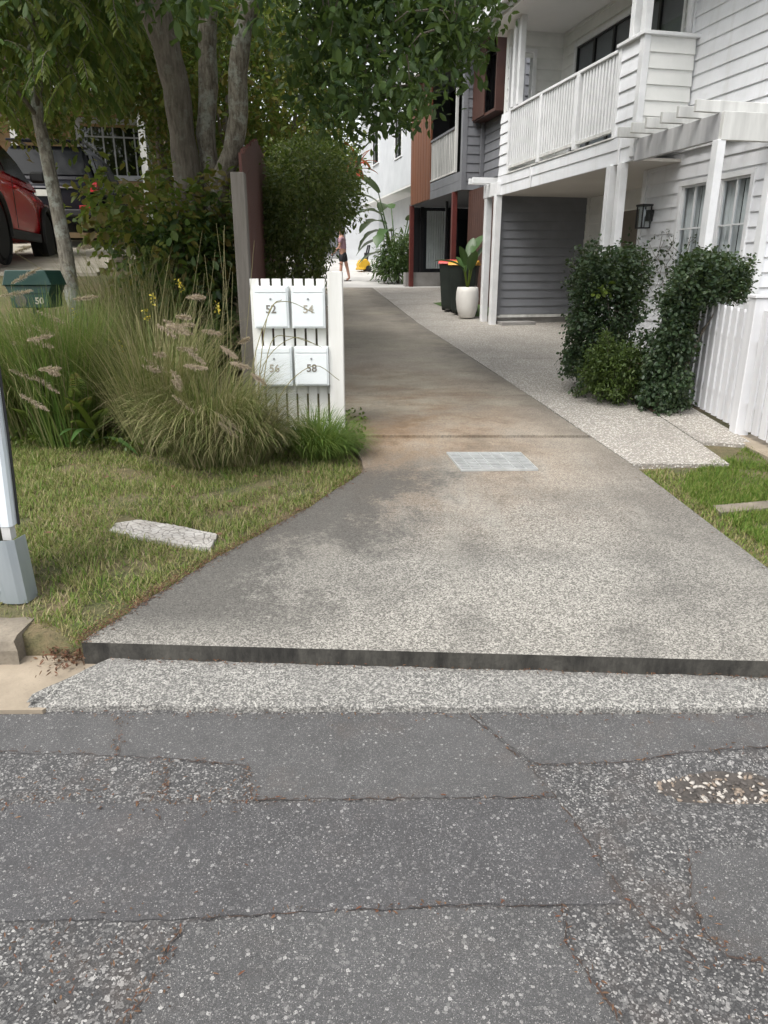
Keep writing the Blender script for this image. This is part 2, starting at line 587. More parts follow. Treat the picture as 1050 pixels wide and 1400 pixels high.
leafmat('grass_tuft_tan', [(.11, .14, .045), (.17, .18, .065), (.25, .235, .11), (.36, .31, .18)], .25, .6, .2)
leafmat('grass_tuft_green', [(.07, .14, .028), (.11, .19, .04), (.17, .23, .055)], .3, .6, .2)
leafmat('plume', [(.46, .36, .30), (.56, .46, .38), (.50, .41, .31)], .4, .8, .1)
leafmat('lawn_blade', [(.085, .15, .026), (.125, .20, .036), (.185, .235, .052), (.31, .27, .13)], .3, .6, .2)
leafmat('lawn_blade_bright', [(.06, .125, .018), (.09, .17, .024), (.13, .205, .032), (.17, .20, .05)], .35, .6, .2)
leafmat('litter', [(.13, .058, .036), (.095, .046, .032), (.17, .10, .06), (.07, .046, .035)], .1, .8, .1)
leafmat('stone_chip', [(.55, .51, .45), (.62, .60, .56), (.20, .17, .14), (.34, .28, .22)], .0, .85, .2)
leafmat('yellow_petal', [(.65, .45, .03), (.60, .50, .08)], .3)

for nm, c in (('skin', (.46, .25, .18)), ('cloth_pink', (.33, .20, .24)), ('cloth_black', (.016, .016, .020)), ('hair_dark', (.035, .024, .018)), ('sandal', (.05, .04, .035))):
    paint(nm, c, None, 8, .7)

# ------------------------------------------------------------------ mesh helpers
def M(n):
    return MATS[n]


def fastmesh(name, V, F, smooth_=False):
    """V (n,3), F (m,k) all faces with k corners"""
    V = np.asarray(V, np.float32); F = np.asarray(F, np.int32)
    me = bpy.data.meshes.new(name)
    me.vertices.add(len(V))
    me.vertices.foreach_set('co', V.ravel())
    k = F.shape[1]
    me.loops.add(F.size)
    me.loops.foreach_set('vertex_index', F.ravel())
    me.polygons.add(len(F))
    me.polygons.foreach_set('loop_start', np.arange(0, F.size, k, dtype=np.int32))
    me.polygons.foreach_set('loop_total', np.full(len(F), k, np.int32))
    if smooth_:
        me.polygons.foreach_set('use_smooth', np.ones(len(F), bool))
    me.update(calc_edges=True)
    return me


def link(name, me, mat=None, parent=None, loc=(0, 0, 0), rotz=0):
    o = bpy.data.objects.new(name, me)
    COL.objects.link(o)
    o.location = loc
    o.rotation_euler = (0, 0, rotz)
    if parent:
        o.parent = parent
    if mat and not me.materials:
        me.materials.append(M(mat))
    return o


def tag(o, label, cat, group=None):
    o['label'] = label
    o['category'] = cat
    if group:
        o['group'] = group
    return o


def thing(name, label, cat, loc=(0, 0, 0), rotz=0, group=None):
    o = bpy.data.objects.new(name, None)
    COL.objects.link(o)
    o.empty_display_size = .2
    o.location = loc
    o.rotation_euler = (0, 0, rotz)
    return tag(o, label, cat, group)


def structure(o):
    o['kind'] = 'structure'
    return o


class MB:
    """collects shapes, builds ONE mesh object"""

    def __init__(s, off=(0, 0, 0)):
        s.v = []; s.f = []; s.off = np.array(off, float)

    def add(s, vs, fs):
        n = len(s.v)
        s.v += [tuple(np.array(p, float) - s.off) for p in vs]
        s.f += [tuple(i + n for i in f) for f in fs]
        return s

    def box(s, x0, x1, y0, y1, z0, z1):
        vs = [(x, y, z) for z in (z0, z1) for y in (y0, y1) for x in (x0, x1)]
        return s.add(vs, [(0, 2, 3, 1), (4, 5, 7, 6), (0, 1, 5, 4), (2, 6, 7, 3), (0, 4, 6, 2), (1, 3, 7, 5)])

    def prism(s, poly, ax, lo, hi):
        """poly: 2-D outline; ax: axis along which it is extruded"""
        n = len(poly)
        def mk(p, h):
            q = list(p); q.insert(ax, h); return tuple(q)
        vs = [mk(p, lo) for p in poly] + [mk(p, hi) for p in poly]
        fs = [tuple(range(n))[::-1], tuple(range(n, 2 * n))]
        fs += [(i, (i + 1) % n, (i + 1) % n + n, i + n) for i in range(n)]
        return s.add(vs, fs)

    def tube(s, pts, rad, seg=8, cap=True):
        pts = [np.array(p, float) for p in pts]
        rad = list(rad) if hasattr(rad, '__len__') else [rad] * len(pts)
        vs = []; fs = []
        up = np.array([0, 0, 1.0])
        prev = None
        for i, p in enumerate(pts):
            d = pts[min(i + 1, len(pts) - 1)] - pts[max(i - 1, 0)]
            d /= (np.linalg.norm(d) + 1e-9)
            if prev is None:
                ref = up if abs(d[2]) < .9 else np.array([1.0, 0, 0])
                x = np.cross(ref, d); x /= np.linalg.norm(x)
            else:
                x = prev - d * prev.dot(d); x /= (np.linalg.norm(x) + 1e-9)
            prev = x
            y = np.cross(d, x)
            for k in range(seg):
                a = 2 * math.pi * k / seg
                vs.append(p + rad[i] * (math.cos(a) * x + math.sin(a) * y))
        for i in range(len(pts) - 1):
            for k in range(seg):
                k2 = (k + 1) % seg
                fs.append((i * seg + k, i * seg + k2, (i + 1) * seg + k2, (i + 1) * seg + k))
        if cap:
            fs.append(tuple(range(seg))[::-1])
            fs.append(tuple(range((len(pts) - 1) * seg, len(pts) * seg)))
        return s.add(vs, fs)

    def lathe(s, prof_, cx=0, cy=0, seg=20, cap=True):
        vs = []; fs = []
        for r, z in prof_:
            for k in range(seg):
                a = 2 * math.pi * k / seg
                vs.append((cx + r * math.cos(a), cy + r * math.sin(a), z))
        for i in range(len(prof_) - 1):
            for k in range(seg):
                k2 = (k + 1) % seg
                fs.append((i * seg + k, i * seg + k2, (i + 1) * seg + k2, (i + 1) * seg + k))
        if cap:
            fs.append(tuple(range(seg))[::-1])
            fs.append(tuple(range((len(prof_) - 1) * seg, len(prof_) * seg)))
        return s.add(vs, fs)

    def build(s, name, mat, parent=None, bevel=0, sm=False, loc=(0, 0, 0), rotz=0):
        me = bpy.data.meshes.new(name)
        me.from_pydata(s.v, [], s.f)
        if bevel:
            bm = bmesh.new(); bm.from_mesh(me)
            bmesh.ops.bevel(bm, geom=bm.edges[:], offset=bevel, segments=1, affect='EDGES', profile=.5)
            bm.to_mesh(me); bm.free()
        if sm:
            me.polygons.foreach_set('use_smooth', np.ones(len(me.polygons), bool))
        me.update()
        return link(name, me, mat, parent, loc, rotz)


def text_mesh(name, body, size, mat, parent, matrix, depth=.002):
    cu = bpy.data.curves.new(name, 'FONT')
    cu.body = body; cu.size = size; cu.extrude = depth
    cu.align_x = 'CENTER'; cu.align_y = 'CENTER'; cu.resolution_u = 3
    cu.offset = size * .018
    o = bpy.data.objects.new('tmp_text', cu)
    COL.objects.link(o)
    dg = bpy.context.evaluated_depsgraph_get()
    me = bpy.data.meshes.new_from_object(o.evaluated_get(dg))
    bpy.data.objects.remove(o)
    me.name = name
    me.transform(matrix)
    me.materials.clear()
    return link(name, me, mat, parent)


FACING = Matrix.Rotation(R(90), 4, 'X')         # text standing up, read from -Y


def strip_sheet(rows, nx, z_fn, thick):
    """rows: list of (y, x_left, x_right); a slab whose top follows z_fn"""
    rows = sorted(rows)
    n = len(rows)
    top = []
    for y, a, b in rows:
        for k in range(nx + 1):
            x = a + (b - a) * k / nx
            top.append((x, y, float(z_fn(x, y))))
    bot = [(x, y, z - thick) for x, y, z in top]
    W = nx + 1
    F = []
    N = n * W
    for j in range(n - 1):
        for k in range(nx):
            a = j * W + k
            F.append((a, a + 1, a + W + 1, a + W))
            F.append((N + a, N + a + W, N + a + W + 1, N + a + 1))
    for j in range(n - 1):
        a = j * W; F.append((a, a + W, N + a + W, N + a))
        a = j * W + nx; F.append((a, N + a, N + a + W, a + W))
    for k in range(nx):
        a = k; F.append((a, N + a, N + a + 1, a + 1))
        a = (n - 1) * W + k; F.append((a, a + 1, N + a + 1, N + a))
    return top + bot, F


# ------------------------------------------------------------------ SETTING: terrain
def axis(parts):
    out = []
    for a, b, st in parts:
        out += list(np.arange(a, b, st))
    out.append(parts[-1][1])
    return np.array(out)


xs = axis([(-300, -40, 20), (-40, -12, 2), (-12, -4, .4), (-4, 4.2, .12), (4.2, 12, .6), (12, 40, 3), (40, 300, 20)])
ys = np.concatenate([[-60, 2.35, 2.695], axis([(2.74, 9, .12), (9, 20, .5), (20, 50, 2), (50, 400, 25)])])
XX, YY = np.meshgrid(xs, ys)
ZZ = G(XX, YY) - .028
bumps = .012 * np.sin(XX * 5.1 + 1.3 * np.sin(YY * 3.7)) * np.cos(YY * 4.3 + XX)
# the clipped verges are a little uneven
ZZ += np.where((YY > 2.6) & (YY < 9), bumps, 0)
ZZ[YY < 2.72] = -.25
nxg, nyg = len(xs), len(ys)
V = np.stack([XX.ravel(), YY.ravel(), ZZ.ravel()], 1)
ii = np.arange(nyg - 1)[:, None] * nxg + np.arange(nxg - 1)[None, :]
F = np.stack([ii, ii + 1, ii + nxg + 1, ii + nxg], -1).reshape(-1, 4)
structure(link('terrain', fastmesh('terrain', V, F, True), 'terrain_soil'))

# ------------------------------------------------------------------ road
def kerb_y(x):
    return 2.585 - .054 * x


def apron_front(x):
    return 2.325 - .004 * x


road_x = np.concatenate([np.arange(-60, -3, 3.0), np.arange(-3, 3.2, .2), np.arange(3.2, 61, 3)])
rv = []; rf = []
# a shallow hollow is cut where the pothole is
POTC = gp(1005, 1062)[:2]
road_y = np.concatenate([np.arange(-40, 0, 4.0), np.arange(0.0, 2.45, .04)])
for y in road_y:
    for x in np.concatenate([np.arange(-60, -3, 3.0), np.arange(-3, .6, .2), np.arange(.6, 1.9, .04), np.arange(1.9, 3.2, .2), np.arange(3.2, 61, 3)]):
        r = ((x - POTC[0]) / .27) ** 2 + ((y - POTC[1]) / .085) ** 2
        rv.append((x, y, -.035 * float(smooth((1.25 - r) / .6))))
nrx = len(rv) // len(road_y)
ii = np.arange(len(road_y) - 1)[:, None] * nrx + np.arange(nrx - 1)[None, :]
F = np.stack([ii, ii + 1, ii + nrx + 1, ii + nrx], -1).reshape(-1, 4)
road = structure(link('road', fastmesh('road', rv, F), 'asphalt_coarse'))
road['label'] = 'worn grey asphalt road full of patches'


def jag(poly, step=.035, amp=.006, seed=0):
    r = random.Random(seed)
    out = []
    n = len(poly)
    for i in range(n):
        a = np.array(poly[i]); b = np.array(poly[(i + 1) % n])
        L = np.linalg.norm(b - a)
        k = max(1, int(L / step))
        for j in range(k):
            p = a + (b - a) * j / k
            if j:
                p = p + np.array([r.uniform(-amp, amp), r.uniform(-amp, amp)])
            out.append(tuple(p))
    return out


def px_poly(pts):
    return [tuple(((lambda d: d * (-EYE / d[2]))(ray(u, v)))[:2]) for u, v in pts]


def patch(name, pts, mat, z, seed, amp=.006):
    poly = jag(px_poly(pts), .03, amp, seed)
    return MB().prism(poly, 2, z - .02, z).build(name, mat, road)


patch('asphalt_patch', [(-180, 978), (640, 978), (672, 1005), (725, 1052), (758, 1090), (560, 1092), (345, 1095), (340, 1048), (230, 1037), (160, 1034), (-180, 1024)], 'asphalt_fine', .0045, 1)
patch('asphalt_patch', [(650, 978), (1300, 980), (1300, 1025), (1050, 1022), (985, 1026), (920, 1032), (850, 1043), (735, 1046), (700, 1022)], 'asphalt_fine', .005, 2)
patch('asphalt_patch', [(-260, 1102), (340, 1100), (560, 1097), (760, 1094), (790, 1130), (815, 1180), (850, 1238), (772, 1238), (600, 1240), (250, 1258), (-260, 1262)], 'asphalt_fine_dark', .006, 3)
patch('asphalt_patch', [(258, 1263), (420, 1249), (600, 1244), (768, 1242), (772, 1290), (812, 1345), (850, 1400), (880, 1480), (140, 1480), (185, 1390), (215, 1330)], 'asphalt_fine_pale', .0045, 4)
patch('asphalt_patch', [(945, 1166), (1050, 1160), (1280, 1158), (1280, 1322), (1040, 1318), (992, 1308), (968, 1280), (945, 1232)], 'asphalt_fine', .005, 5)


def crack(pts, w, seed, z=.0075):
    r = random.Random(seed)
    P = px_poly(pts)
    line = []
    for i in range(len(P) - 1):
        a, b = np.array(P[i]), np.array(P[i + 1])
        k = max(1, int(np.linalg.norm(b - a) / .018))
        for j in range(k):
            line.append(a + (b - a) * j / k + np.array([r.uniform(-.006, .006), r.uniform(-.006, .006)]))
    line.append(np.array(P[-1]))
    vs = []; fs = []
    for i, p in enumerate(line):
        d = line[min(i + 1, len(line) - 1)] - line[max(i - 1, 0)]
        nrm = np.array([-d[1], d[0]]) / (np.linalg.norm(d) + 1e-9)
        lv = .5 + .5 * math.sin(i * .21 + seed) * math.sin(i * .083 + 2 * seed)
        ww = w * max(0.02, r.uniform(-.35, 1.0)) * (.25 + .9 * lv)
        vs += [(*(p + nrm * ww), z), (*(p - nrm * ww), z)]
        if i:
            fs.append((2 * i - 2, 2 * i - 1, 2 * i + 1, 2 * i))
    MB().add(vs, fs).build('crack', 'crack_dirt', road)


CRACKS = [([(640, 978), (672, 1005), (725, 1052), (758, 1090), (795, 1140), (850, 1225), (900, 1275), (960, 1320)], .0065),
          ([(-60, 1027), (80, 1030), (165, 1036), (240, 1040), (335, 1049)], .005),
          ([(340, 1050), (342, 1097)], .004),
          ([(180, 1096), (340, 1096), (560, 1094), (760, 1092)], .0035),
          ([(225, 1045), (228, 1090)], .004),
          ([(720, 1047), (850, 1046), (930, 1030), (1060, 1022)], .0035),
          ([(250, 1262), (420, 1248), (600, 1242), (770, 1240)], .003),
          ([(250, 1265), (215, 1330), (175, 1400)], .006),
          ([(770, 1240), (774, 1290), (812, 1345), (852, 1405)], .0045),
          ([(945, 1160), (943, 1235), (968, 1282), (995, 1310), (1060, 1320)], .005),
          ([(160, 980), (165, 1010), (162, 1035)], .002)]
for i, (pts, w_) in enumerate(CRACKS):
    crack(pts, w_ * .75, i)

# ------------------------------------------------------------------ driveway
LEFT_PX = [(110, 880), (180, 836), (250, 792), (330, 746), (420, 697), (500, 645)]
LE = [gp(u, v)[:2] for u, v in LEFT_PX] + [np.array([-.30, 5.85]), np.array([-.35 - .119 * 17, 22.8])]
LEy = np.array([p[1] for p in LE]); LEx = np.array([p[0] for p in LE])
REy = np.array([2.40, 3.24, 4.78, 7.2, 22.8])
REx = np.array([2.15, 1.90, 1.75, 1.45, -.42])


def drive_l(y):
    return float(np.interp(y, LEy, LEx)) + .010 * math.sin(y * 23) * math.sin(y * 9.1) - .006 * math.sin(y * 61)


def drive_r(y):
    return float(np.interp(y, REy, REx)) + .004 * math.sin(y * 31) * math.sin(y * 7.3)


def top_z(x, y):
    return G(x, y) + .006


driveway = structure(thing('driveway', 'x', 'x'))
del driveway['category']; driveway['label'] = 'long stained concrete driveway running uphill'
JY = [5.62, 7.12, 10.6, 15.4]
edges = [None] + JY + [22.4]
rows0 = []
for y in np.arange(3.05, 5.615, .1):
    rows0.append((y, drive_l(y), drive_r(y)))
# the mouth at the kerb is skewed to the street line: built as its own rows
for k in range(6):
    f = k / 6
    pass
VV = []; FF = []
nx = 24
ylines = []
for k in range(8):
    f = k / 7
    ylines.append(f)
pts_rows = []
xl0, xr0 = float(gp(110, 880)[0]), 2.15
for f in ylines:
    row = []
    for i in range(nx + 1):
        g = i / nx
        yk = kerb_y(xl0 + (xr0 - xl0) * g)
        ya = yk + (3.0 - yk) * f
        xa = drive_l(max(ya, LEy[0])) if f > 0 else xl0
        xb = drive_r(ya)
        x = xa + (xb - xa) * g
        row.append((x, ya))
    pts_rows.append(row)
for y, a, b in rows0:
    pts_rows.append([(a + (b - a) * i / nx, y) for i in range(nx + 1)])
allv = [(x, y, float(top_z(x, y)) if j > 0 else .121) for j, row in enumerate(pts_rows) for x, y in row]
N = len(allv); W = nx + 1; n = len(pts_rows)
botv = [(x, y, z - .16) for x, y, z in allv]
FF = []
for j in range(n - 1):
    for k in range(nx):
        a = j * W + k
        FF.append((a, a + 1, a + W + 1, a + W))
for j in range(n - 1):
    a = j * W; FF.append((a, a + W, N + a + W, N + a))
    a = j * W + nx; FF.append((a, N + a, N + a + W, a + W))
me = bpy.data.meshes.new('slab')
face_k = [(k, N + k, N + k + 1, k + 1) for k in range(nx)]
me.from_pydata(allv + botv, [], FF + face_k)
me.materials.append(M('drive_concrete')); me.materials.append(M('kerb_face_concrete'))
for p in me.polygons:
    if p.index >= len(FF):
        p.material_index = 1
me.update()
link('slab', me, None, driveway)
for y0, y1 in zip(edges[1:-1], edges[2:]):
    rows = [(y, drive_l(y), drive_r(y)) for y in np.linspace(y0 + .006, y1 - .006, max(3, int((y1 - y0) / .25)))]
    vs, fs = strip_sheet(rows, 8, top_z, .1)
    MB().add(vs, fs).build('slab', 'drive_concrete', driveway)

# apron strip in the gutter in front of the kerb face
vs = []; fs = []
xa = np.arange(-1.36, 2.75, .035)
r_ = random.Random(3)
wob = 0
for i, x in enumerate(xa):
    wob = wob * .75 + r_.uniform(-.007, .007)
    yf = apron_front(x) + wob
    ykb = kerb_y(x) + .01
    if x < -1.15:
        t_ = (x + 1.36) / .21
        ykb = yf + .05 + (ykb - yf - .05) * t_
    z0 = .028 + r_.uniform(-.003, .003)
    vs += [(x, yf, -.02), (x, yf + .006, z0 * .75), (x, yf + .03, z0), (x, ykb - .05, .048 + .003 * math.sin(x * 11) + r_.uniform(-.002, .002)), (x, ykb, .047 + .003 * math.sin(x * 7.3) * math.sin(x * 17) + r_.uniform(-.003, .003))]
    if i:
        a = 5 * (i - 1)
        fs += [(a + k, a + 5 + k, a + 6 + k, a + 1 + k) for k in range(4)]
fs.append((0, 1, 2, 3, 4))
o = structure(MB().add(vs, fs).build('gutter_apron', 'apron_concrete'))

# old gutter and kerb to the left (and right, past the crossover)
def y_l(x):
    return kerb_y(x)


o = structure(MB().prism([(-40, 2.20), (-1.30, 2.318), (-1.12, 2.60), (-1.3, 2.72), (-40, 2.64)], 2, -.15, .018).build('gutter', 'gutter_concrete'))
kpoly = [(2.64, -.1), (2.645, .085), (2.665, .118), (2.70, .128), (2.86, .130), (2.86, -.1)]
mb = MB()
segs = [(-24.0 + i * 2.4, -24.0 + (i + 1) * 2.4 - .01) for i in range(9)] + [(-2.4, -1.545)]
kerb = structure(thing('kerb', 'x', 'x')); del kerb['category']; kerb['label'] = 'worn concrete street kerb'
for a, b in segs:
    nseg = max(2, int((b - a) / .06))
    vs = []; fs = []
    rr = random.Random(int(a * 10))
    for i in range(nseg + 1):
        x = a + (b - a) * i / nseg
        e = rr.uniform(-.006, .006) * (2.2 if i == nseg else 1)
        for (y, z) in kpoly:
            vs.append((x - (.02 * (z > .1) if i == nseg else 0), y + e + .03 * 0, z + rr.uniform(-.004, .003) * (z > 0)))
        if i:
            m = len(kpoly); q = (i - 1) * m
            fs += [(q + k, q + m + k, q + m + (k + 1) % m, q + (k + 1) % m) for k in range(m)]
    m = len(kpoly)
    fs += [tuple(range(m)), tuple(range(nseg * m, (nseg + 1) * m))[::-1]]
    MB().add(vs, fs).build('kerb_stone', 'old_kerb_concrete', kerb)
for i in range(5):
    a = 2.2 + i * 2.4
    MB().prism([(y - .1, z) for y, z in kpoly], 0, a, a + 2.39).build('kerb_stone', 'old_kerb_concrete', kerb)
structure(MB().box(2.75, 40, 2.2, 2.62, -.15, .017).build('gutter', 'gutter_concrete'))

# ------------------------------------------------------------------ pebble path between driveway and houses
path = structure(thing('path', 'x', 'x')); del path['category']; path['label'] = 'pale exposed pebble path beside the driveway'


def path_r(y):
    # bed edge / fence side
    return float(np.interp(y, [4.7, 4.95, 6.35, 7.0, 9.0, 9.6, 10.5, 24], [2.42, 2.45, 2.45, 2.42, 2.42, 4.5, 8.5, 9.5]))


PJ = [4.86, 6.02, 7.55, 9.6, 13.4, 17.5, 22.4]
for y0, y1 in zip(PJ[:-1], PJ[1:]):
    rows = [(y, drive_r(y) + .014, path_r(y)) for y in np.linspace(y0 + .005, y1 - .005, max(3, int((y1 - y0) / .25)))]
    vs, fs = strip_sheet(rows, 6, lambda x, y: G(x, y) + .004, .1)
    MB().add(vs, fs).build('slab', 'pebble_pale', path)
# greyer slab at the picket fence
vs = [(2.462, 5.42), (2.86, 5.34), (2.88, 6.65), (2.462, 6.34), (2.462, 5.90)]
MB().add([(x, y, float(G(x, y)) + .006) for x, y in vs] + [(x, y, float(G(x, y)) - .08) for x, y in vs],
         [(0, 1, 2, 3, 4), (0, 5, 6, 1), (1, 6, 7, 2), (2, 7, 8, 3), (3, 8, 9, 4), (4, 9, 5, 0)]).build('slab', 'pebble_grey', path)
# low worn stone footing under the fence, and the old footpath strip across the right verge
MB().box(2.78, 3.02, 3.2, 5.72, .1, .335).build('footing', 'gutter_concrete', path, bevel=.012)
q = [gp(975, 690), gp(1065, 682), gp(1065, 692), gp(985, 700)]
structure(MB().add([(p[0], p[1], p[2] - .004) for p in q] + [(p[0], p[1], p[2] - .1) for p in q],
         [(0, 1, 2, 3), (0, 4, 5, 1), (1, 5, 6, 2), (2, 6, 7, 3), (3, 7, 4, 0)]).build('footpath', 'old_kerb_concrete'))
# bed in front of the white house
bed = [(2.44, 6.38), (2.90, 6.70), (4.2, 6.9), (4.2, 9.3), (2.45, 9.05), (2.41, 7.6)]
structure(MB().add([(x, y, float(G(x, y)) + .012) for x, y in bed], [tuple(range(len(bed)))]).build('garden_bed', 'mulch'))
# pale washed concrete at the top end
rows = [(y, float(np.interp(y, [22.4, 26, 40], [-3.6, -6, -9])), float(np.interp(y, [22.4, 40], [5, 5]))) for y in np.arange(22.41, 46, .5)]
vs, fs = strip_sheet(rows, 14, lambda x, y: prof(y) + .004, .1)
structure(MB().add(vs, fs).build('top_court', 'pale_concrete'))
# paving of the neighbour's parking pad on the rise
rows = [(y, -14, float(fence_x(y)) - 1.75) for y in np.arange(8.6, 19, .4)]
vs, fs = strip_sheet(rows, 24, lambda x, y: G(x, y) + .004, .1)
structure(MB().add(vs, fs).build('parking_pad', 'lot_paving'))

# ------------------------------------------------------------------ HOUSES
class Frame:
    """a house: root Empty at its base, parts given in house coordinates (b across, a along, z)"""

    def __init__(s, name, label, cat, b, a, z):
        s.o = np.array([b, a, z], float)
        w = WD * b + HD * a
        s.root = thing(name, label, cat, (w[0], w[1], z), HROT)
        s.cache = {}

    def box(s, name, mat, b0, b1, a0, a1, z0, z1, parent=None, bevel=0):
        return MB(s.o).box(b0, b1, a0, a1, z0, z1).build(name, mat, parent or s.root, bevel)

    def board(s, name, mat, kind, c, s0, s1, z, ex, parent=None):
        """one lapped board; kind L: plane b=c facing -b; X: plane a=c facing -a"""
        key = (kind, round(s1 - s0, 3), ex, mat)
        me = s.cache.get(key)
        if me is None:
            L = s1 - s0
            pr = [(0.0, 0.0), (-.024, .0), (-.026, .006), (-.008, ex + .012), (0, ex + .012)]
            mb = MB()
            if kind == 'L':
                mb.prism([(d, zz) for d, zz in pr], 1, 0, L)
            else:
                mb.prism([(d, zz) for d, zz in pr], 0, 0, L)
            me = bpy.data.meshes.new(name)
            me.from_pydata(mb.v, [], mb.f); me.update()
            bm = bmesh.new(); bm.from_mesh(me); bmesh.ops.recalc_face_normals(bm, faces=bm.faces[:]); bm.to_mesh(me); bm.free()
            me.materials.append(M(mat))
            s.cache[key] = me
        loc = (np.array([c, s0, z]) if kind == 'L' else np.array([s0, c, z])) - s.o
        return link(name, me, None, parent or s.root, tuple(loc))

    def siding(s, mat, kind, c, s0, s1, z0, z1, ex=.155, holes=(), back=True, backmat=None, thick=.1, name='weatherboard'):
        z = z0
        while z < z1 - .02:
            h = min(ex, z1 - z)
            segs = [(s0, s1)]
            for (h0, h1, g0, g1) in holes:
                if g0 < z + h * .5 < g1:
                    ns = []
                    for (p, q) in segs:
                        if h1 <= p or h0 >= q:
                            ns.append((p, q)); continue
                        if h0 - p > .02: ns.append((p, h0))
                        if q - h1 > .02: ns.append((h1, q))
                    segs = ns
            for p, q in segs:
                s.board(name, mat, kind, c, p, q, z, round(h, 3))
            z += ex
        if back:
            s.wall(backmat or mat, kind, c, s0, s1, z0, z1, holes, thick)

    def wall(s, mat, kind, c, s0, s1, z0, z1, holes=(), thick=.1, name='wall'):
        """backing wall behind boards, with openings"""
        ss = sorted({s0, s1} | {min(max(h[i], s0), s1) for h in holes for i in (0, 1)})
        zs = sorted({z0, z1} | {min(max(h[i], z0), z1) for h in holes for i in (2, 3)})
        mb = MB(s.o)
        for p, q in zip(ss[:-1], ss[1:]):
            for u, v in zip(zs[:-1], zs[1:]):
                m1, m2 = (p + q) / 2, (u + v) / 2
                if any(h[0] < m1 < h[1] and h[2] < m2 < h[3] for h in holes):
                    continue
                if kind == 'L':
                    mb.box(c + .001, c + thick, p, q, u, v)
                else:
                    mb.box(p, q, c + .001, c + thick, u, v)
        return mb.build(name, mat, s.root)

    def bx(s, mb, kind, d0, d1, p, q, u, v):
        (mb.box(d0, d1, p, q, u, v) if kind == 'L' else mb.box(p, q, d0, d1, u, v))

    def window(s, kind, c, s0, s1, z0, z1, trim='white_paint', tw=.06, vb=(), hb=(), bar=.018, glass='window_glass', curtain=None, barmat=None, proud=.035):
        """an opening with architrave, bars, pane, curtain and a dark room behind"""
        mb = MB(s.o)
        s.bx(mb, kind, c - proud, c + .03, s0 - tw, s1 + tw, z1, z1 + tw)
        s.bx(mb, kind, c - proud - .012, c + .03, s0 - tw - .01, s1 + tw + .01, z0 - tw * .8, z0)
        s.bx(mb, kind, c - proud, c + .03, s0 - tw, s0, z0, z1)
        s.bx(mb, kind, c - proud, c + .03, s1, s1 + tw, z0, z1)
        w = mb.build('window', trim, s.root, .003)
        mb = MB(s.o)
        fw = .022
        s.bx(mb, kind, c - .005, c + .035, s0 + .001, s0 + fw, z0 + .001, z1 - .001)
        s.bx(mb, kind, c - .005, c + .035, s1 - fw, s1 - .001, z0 + .001, z1 - .001)
        s.bx(mb, kind, c - .005, c + .035, s0 + fw, s1 - fw, z0 + .001, z0 + fw)
        s.bx(mb, kind, c - .005, c + .035, s0 + fw, s1 - fw, z1 - fw, z1 - .001)
        for v in vb:
            s.bx(mb, kind, c - .003, c + .033, v - bar / 2, v + bar / 2, z0 + fw, z1 - fw)
        for v in hb:
            s.bx(mb, kind, c - .001, c + .031, s0 + fw, s1 - fw, v - bar / 2, v + bar / 2)
        mb.build('frame', barmat or trim, w)
        e = .01
        if kind == 'L':
            pv = [(c + .015, s0 + e, z0 + e), (c + .015, s0 + e, z1 - e), (c + .015, s1 - e, z1 - e), (c + .015, s1 - e, z0 + e)]
        else:
            pv = [(s0 + e, c + .015, z0 + e), (s1 - e, c + .015, z0 + e), (s1 - e, c + .015, z1 - e), (s0 + e, c + .015, z1 - e)]
        MB(s.o).add(pv, [(0, 1, 2, 3)]).build('pane', glass, w)
        if curtain:
            for (p, q) in curtain:
                n = max(6, int((q - p) / .012))
                vs = []; fs = []
                for i in range(n + 1):
                    x = p + (q - p) * i / n
                    d = c + .085 + .018 * math.sin(i * .9) + .008 * math.sin(i * 2.3 + 1)
                    for z in (z0 - .04, z1 + .03):
                        vs.append((d, x, z) if kind == 'L' else (x, d, z))
                    if i:
                        fs.append((2 * i - 2, 2 * i, 2 * i + 1, 2 * i - 1))
                MB(s.o).add(vs, fs).build('curtain', 'curtain_cloth', w, sm=True)
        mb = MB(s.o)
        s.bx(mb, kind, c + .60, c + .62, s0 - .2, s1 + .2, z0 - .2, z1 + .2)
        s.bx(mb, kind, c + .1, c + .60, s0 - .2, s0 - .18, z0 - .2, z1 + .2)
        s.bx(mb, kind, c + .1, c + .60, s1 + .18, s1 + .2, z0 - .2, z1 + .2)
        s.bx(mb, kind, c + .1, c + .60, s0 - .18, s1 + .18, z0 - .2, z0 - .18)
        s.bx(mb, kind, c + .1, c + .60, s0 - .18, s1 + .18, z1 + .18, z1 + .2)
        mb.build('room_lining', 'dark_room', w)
        return w


# ---------------------------------------------------------------- white weatherboard house
H2 = Frame('weatherboard_house', 'white weatherboard house with a railed upstairs balcony and white pergola posts', 'house', 5.7, 7.05, .38)
WB = 5.70
wins = [(7.31, 7.80, 1.15, 2.58), (8.06, 8.54, 1.15, 2.58)]
H2.siding('white_board', 'L', WB, 7.09, 9.35, .34, 3.16, holes=[(a - .05, b + .05, c - .05, d + .05) for a, b, c, d in wins])
H2.siding('white_board', 'L', WB, 7.09, 8.70, 3.16, 5.40)
H2.siding('white_board', 'X', 7.05, 5.74, 10.5, .34, 5.40)
H2.box('corner_board', 'white_paint', 5.66, 5.74, 7.005, 7.09, .34, 5.40)
H2.box('corner_board', 'white_paint', 5.66, 5.76, 8.70, 8.79, 3.16, 5.40)
H2.box('corner_board', 'white_paint', 5.665, 5.75, 9.35, 9.43, .40, 2.86)
for (a, b, c, d) in wins:
    H2.window('L', WB, a, b, c, d, vb=[(a + b) / 2], hb=[2.09, 1.6], curtain=[(a - .05, a + .20), (a + .24, b + .05)])
